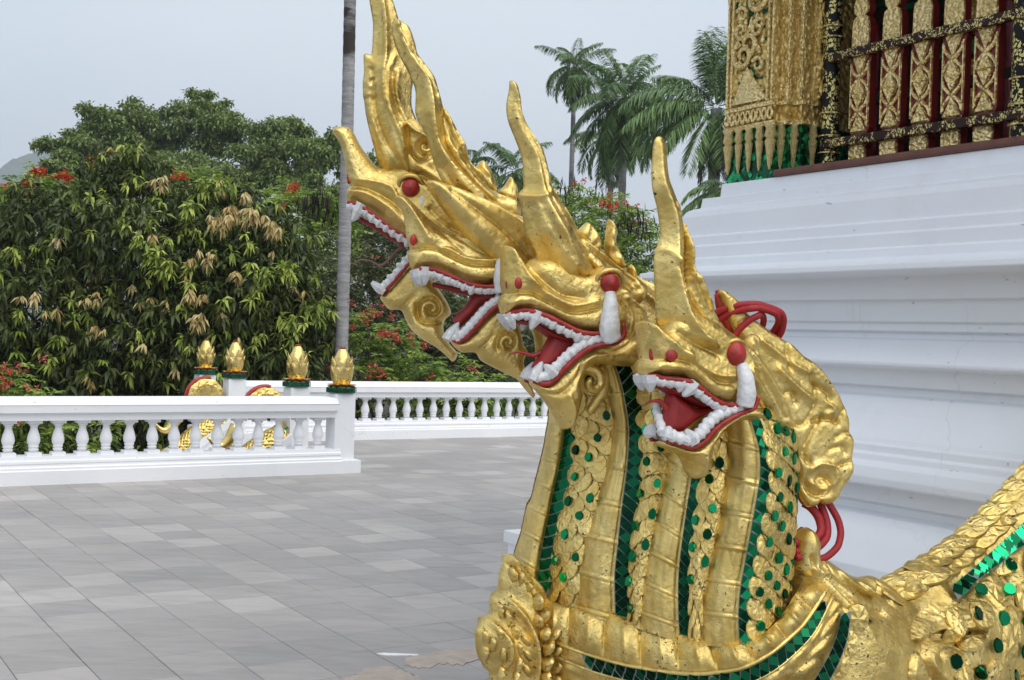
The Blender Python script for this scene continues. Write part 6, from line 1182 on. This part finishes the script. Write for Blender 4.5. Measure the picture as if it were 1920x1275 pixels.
# second strip on the right flank
_L2 = catmull([(1586, 1148, 3.885), (1578, 1190, 3.86), (1560, 1235, 3.83), (1530, 1285, 3.80), (1500, 1340, 3.79)], False, n=60); _S2 = catmull([(1603, 1150, 3.90), (1596, 1200, 3.87), (1577, 1250, 3.84), (1548, 1300, 3.81), (1520, 1350, 3.80)], False, n=60)
def strip_d(s, t, l):
    i = t*59; j = min(58, int(i)); f = i-j; a = _L2[j]*(1-f)+_L2[j+1]*f; b = _S2[j]*(1-f)+_S2[j+1]*f; p = a*(1-s)+b*s; return at(p[0]-8, p[1], p[2]-.030-l)
mirror_strip(strip_d, 11)

# ---------------------------------------------------------------- rosette on the breast
PL_R = Plane(960, 1180, 4.22, 30)
ro = inflate('rosette', q('S1', [(420, 188), (462, 180), (560, 290), (690, 430), (755, 600), (805, 740), (825, 900), (815, 1100), (800, 1275), (790, 1500), (760, 1700), (500, 1720), (360, 1560), (280, 1380), (268, 1215), (220, 1170), (165, 1060), (150, 940), (152, 845), (215, 745), (272, 690), (282, 560), (345, 518), (355, 400), (385, 240)]), PL_R, .13, .16, naga, M_GOLD2, exp=.75,
    reliefs=[(q('S1', [(350, 520), (440, 680), (500, 860), (520, 1050), (500, 1275)]), .028, 6), (q('S1', [(430, 200), (560, 320), (680, 470), (750, 650), (790, 850), (800, 1100), (780, 1275)]), .022, 6), (q('S1', [(230, 740), (300, 850), (320, 1000), (300, 1150)]), .026, 6), (q('S1', [(400, 260), (520, 420), (620, 620), (660, 900), (640, 1150)]), -.014, 6)])
ro['label'] = 'golden lotus rosette at the breast of the statue'
def petal2(c, rx, ry, rot, w0, T=.03):
    cx, cy = c; P = []
    for u, v in ((0, 1), (.55, .75), (.9, .2), (.8, -.4), (.4, -.85), (0, -1.15), (-.4, -.85), (-.8, -.4), (-.9, .2), (-.55, .75)):
        P.append((cx+rx*u*math.cos(rot)-ry*v*math.sin(rot), cy+rx*u*math.sin(rot)+ry*v*math.cos(rot)))
    inflate('petal', q('S1', P), PL_R, T, .022, ro, M_GOLD2, w0=w0, sp=.009, reliefs=[(q('S1', [(cx-ry*.6*math.sin(rot)*-1, cy-ry*.6*math.cos(rot)), (cx, cy)]), .008, 3)])
for (c, rx, ry, rot, w0) in [((405, 330), 30, 85, -.15, .05), ((455, 350), 26, 75, .05, .07), ((500, 420), 24, 60, .1, .09), ((300, 640), 24, 80, -.1, .05), ((335, 700), 24, 80, -.1, .08), ((195, 880), 30, 85, -.15, .03), ((190, 1020), 30, 85, .05, .03), ((225, 940), 22, 100, 0, .055), ((265, 830), 24, 90, -.12, .075), ((280, 1010), 24, 95, .02, .08), ((275, 1170), 24, 90, .12, .075),
        ((365, 800), 26, 80, -.25, .105), ((385, 930), 26, 85, -.1, .11), ((385, 1070), 26, 85, .05, .11), ((370, 1200), 26, 85, .1, .105), ((430, 860), 28, 70, -.6, .125), ((440, 980), 28, 70, -.5, .125), ((435, 1110), 28, 70, -.4, .125), ((540, 540), 40, 85, .1, .12), ((580, 640), 40, 75, .35, .13), ((530, 690), 34, 70, -.1, .13), ((570, 790), 40, 75, .3, .14), ((660, 800), 36, 80, .5, .13), ((600, 910), 38, 80, .4, .142), ((690, 930), 34, 80, .5, .128), ((590, 1040), 38, 80, .35, .142), ((690, 1070), 34, 80, .4, .128), ((580, 1170), 38, 80, .25, .14), ((680, 1200), 34, 80, .3, .128), ((740, 1010), 24, 70, .4, .11), ((740, 1150), 24, 70, .3, .11), ((720, 860), 24, 70, .5, .11)]:
    petal2(c, rx, ry, rot, w0)

# ---------------------------------------------------------------- body climbing to the right
PL_T = Plane(1700, 1150, 4.30, 31)
sil = q('S2', [(-40, 560), (20, 520), (110, 500), (150, 560), (200, 575), (270, 620), (360, 675), (420, 690), (490, 680), (502, 720), (560, 722), (640, 670), (720, 610), (790, 615), (870, 565), (960, 510), (1040, 440), (1170, 290), (1280, 130), (1360, -5)])
bodyT = inflate('body', sil+[(1990, 740), (2080, 560), (2300, 700), (2260, 1100), (2100, 1500), (1450, 1560), (1440, 1300), (1470, 1120)], PL_T, .26, .30, naga, M_GOLD2, exp=.7, sp=.0072, back=.25,
    reliefs=[('poly', q('S2', [(880, 668), (905, 720), (918, 830), (920, 920), (880, 1010), (860, 1050), (890, 1120), (880, 1200), (850, 1290), (830, 1360), (720, 1360), (715, 1270), (740, 1170), (725, 1085), (650, 1120), (610, 1130), (600, 1170), (560, 1190), (500, 1150), (462, 1080), (470, 1020), (520, 975), (580, 955), (640, 985), (720, 945), (790, 890), (700, 900), (600, 915), (440, 960), (520, 880), (640, 825), (740, 800), (810, 740)]), .034), (q('S2', spiral(590, 1060, 70, 1.0, 3.5)), -.02, 4), (q('S2', [(870, 700), (880, 850), (840, 1000), (820, 1150), (790, 1300)]), -.012, 3), (q('S2', [(480, 930), (600, 880), (760, 840), (830, 760)]), -.01, 3), ('poly', q('S2', [(300, 1340), (305, 1240), (350, 1190), (420, 1185), (468, 1240), (465, 1340)]), .02), ('poly', q('S2', [(360, 1150), (380, 1060), (430, 1020), (450, 1100), (480, 1180), (430, 1200)]), .016), ('poly', q('S2', [(620, 1275), (650, 1180), (700, 1130), (715, 1200), (690, 1320), (630, 1340)]), .016), ('poly', q('S2', [(560, 860), (640, 800), (720, 780), (700, 815), (620, 850)]), .014), (q('S2', [(880, 790), (1060, 640), (1240, 470), (1400, 300)]), .02, 7), (q('S2', [(300, 640), (420, 740), (430, 800)]), -.03, 7), (q('S2', [(60, 640), (160, 780), (330, 840)]), -.025, 7), (q('S2', [(560, 780), (640, 740), (720, 640)]), -.018, 4), (q('S2', [(780, 700), (860, 640), (870, 570)]), -.018, 4), (q('S2', [(930, 640), (960, 560)]), -.018, 4), (q('S2', [(1020, 680), (1030, 560), (1020, 460)]), -.018, 4), (q('S2', [(1100, 600), (1180, 420), (1160, 310)]), -.018, 4), (q('S2', [(1230, 430), (1320, 300), (1290, 120)]), -.018, 4)])
# sampled height of the body for things set on it
bm_ = bodyT.data; bv_ = np.array([v.co for v in bm_.vertices]); bn_ = np.array([v.normal for v in bm_.vertices]); fr_ = (bn_@PL_T.N) > .05; bv_, bn_ = bv_[fr_], bn_[fr_]; bp_ = proj(bv_)
def on_body(x, y, lift=0., kn=6):
    d2 = ((bp_-np.array([x, y]))**2).sum(1); i = np.argsort(d2)[:kn]; w = 1/(d2[i]+(1 if kn < 10 else 150)); w /= w.sum(); nn = nrm((bn_[i]*w[:, None]).sum(0)); dd = ((bv_[i]-CAM)[:, 1]*w).sum(); return CAM+ray(x, y)*(dd/ray(x, y)[1])+nn*lift, nn
def strip_e(s, t, l):
    a = np.array(q('S2', [(905, 770)])[0])*(1-t)+np.array(q('S2', [(1420, 320)])[0])*t; b = np.array(q('S2', [(935, 822)])[0])*(1-t)+np.array(q('S2', [(1420, 432)])[0])*t
    mid = 14*t*(1-t); p = a*(1-s)+b*s; return on_body(p[0]+mid*.5, p[1]+mid, .030+l, 60)[0]
mirror_strip(strip_e, 13, 'bright green mirror strip along the body at the right', .7, M_MIRBRIGHT)
gb_ = q('S2', [(1270, 625), (1100, 770), (1262, 770), (1068, 900), (1228, 920), (1012, 1035), (1180, 1080), (957, 1168), (1115, 1220), (1280, 1255), (1335, 1110), (1345, 950), (1420, 800), (1400, 1000)])
for i_, (gx, gy) in enumerate(gb_):
    p, z = on_body(gx, gy, .016); z = nrm(z+RNG.normal(0, .12, 3)); y = nrm(DZ-z*z[2]); x = np.cross(y, z); obj('gem', GEMB if 'GEMB' in globals() and i_ in (0, 1, 2, 4) else GEM, None, bodyT, frame(p, x, y, z, .046, .048, .03))
# large lapping scales on the flank
ux = np.array([62., 18.]); uy = np.array([-20., 50.]); org = np.array(q('S2', [(1100, 770)])[0])
for i_ in range(-4, 7):
    for j_ in range(-3, 9):
        c = org+ux*(i_+.5*(0))+uy*j_+np.array([22, -6])
        sx, sy = (c[0]-1480)*3.0727, (c[1]-860)*3.0727
        if c[1] > 1330 or c[0] > 1980 or sx < 930 or c[0] < 1690: continue
        if sy < 830-(sx-930)*.87: continue
        p, z = on_body(c[0], c[1], .002); y = nrm(DZ*.8+PL_T.R*.35-z*((DZ*.8+PL_T.R*.35)@z)); z2 = nrm(z+y*.13); y = nrm(y-z2*(y@z2)); x = np.cross(y, z2); obj('scale', SCM, None, bodyT, frame(p, x, y, z2, .098, .118, .085))
for c in q('S2', [(300, 950), (280, 1180), (330, 1070), (390, 930), (240, 1250), (960, 950), (930, 1050), (420, 880), (700, 730)]):
    p, z = on_body(c[0], c[1], .002); y = nrm(DZ-z*z[2]); x = np.cross(y, z); obj('scale', SCM, None, bodyT, frame(p, x, y, z, .075, .09, .07))
for k_ in range(13):
    u_ = k_/12
    for r_, (ox, oy) in enumerate(((-4, -8), (6, 10))):
        c = np.array(q('S2', [(560, 765)])[0])*(1-u_)+np.array(q('S2', [(1400, 90)])[0])*u_+np.array([ox+(8 if r_ else 0), oy])+np.array([0, 26*math.sin(math.pi*u_)])
        p, z = on_body(c[0], c[1], .0); tdir = nrm(at(*(c+[30, -24]), 4.5)-at(*c, 4.5)); y = nrm(tdir-z*(tdir@z)); z2 = nrm(z+y*.10); y = nrm(y-z2*(y@z2)); x = np.cross(y, z2); obj('scale', SCM, None, bodyT, frame(p, x, y, z2, .085, .13, .07))
def on_piece(name, pts, T, R, lift, reliefs=()):
    c = np.mean(np.array(pts), 0); P, nn = on_body(c[0], c[1], lift); yaw = math.degrees(math.atan2(PL_T.R[1], PL_T.R[0])); pl = Plane(c[0], c[1], P[1], yaw-2); return inflate(name, pts, pl, T, R, bodyT, M_GOLD2, reliefs=reliefs, sp=.007, w0=-.012)
# leafy fold between fin and body, with a small red lined flame
PL_G = Plane(1560, 1060, 3.98, 20)
inflate('flame', q('S2', [(60, 470), (90, 420), (120, 400), (150, 420), (180, 480), (182, 560), (260, 615), (360, 675), (430, 690), (490, 682), (500, 740), (470, 830), (380, 830), (200, 790), (90, 700), (40, 640)]), PL_G, .06, .05, bodyT, M_GOLD, w0=-.02,
    reliefs=[(q('S2', [(180, 580), (210, 680), (280, 740), (380, 780), (470, 800)]), -.025, 4), (q('S2', [(260, 620), (310, 690), (400, 750)]), .02, 4), (q('S2', [(370, 690), (420, 730), (470, 800)]), .018, 4), (q('S2', [(120, 620), (170, 720), (300, 800), (400, 820)]), .02, 4), (q('S2', [(100, 560), (130, 680), (200, 760)]), -.02, 4)])
inflate('flame_lining', q('S2', [(70, 470), (95, 425), (120, 405), (150, 430), (160, 500), (120, 520), (80, 510)]), PL_G, .012, .02, bodyT, M_RED, w0=-.05)
# pedestal under the statue, below the frame
m = MB()
for z0, z1, g in ((0, .12, .12), (.12, .30, .05), (.30, .36, .10)):
    p0 = at(1150, 1275, 4.3); a0, b0 = p0@DA, p0@DB; m.boxab(a0-.1-g, a0+2.6, b0-.55-g, b0+.5+g, z0, z1)
tag(obj('pedestal', m, M_WHITE), 'low white pedestal carrying the golden serpent statue', 'pedestal')
# ================================================================== humid air
m = MB(); x0, x1, y0, y1, z0, z1 = -2100, 2600, -60, 2500, -14, 400
m.hexa([(x0, y0, z0), (x1, y0, z0), (x1, y1, z0), (x0, y1, z0), (x0, y0, z1), (x1, y0, z1), (x1, y1, z1), (x0, y1, z1)])
hm = bpy.data.materials.new('humid_air'); hm.use_nodes = True; t = hm.node_tree; t.nodes.remove(t.nodes['Principled BSDF']); pv = t.nodes.new('ShaderNodeVolumePrincipled'); pv.inputs['Density'].default_value = .0004; pv.inputs['Color'].default_value = (.80, .87, .95, 1)
t.links.new(pv.outputs[0], t.nodes['Material Output'].inputs['Volume']); hz = obj('haze', m, hm); hz['kind'] = 'stuff'
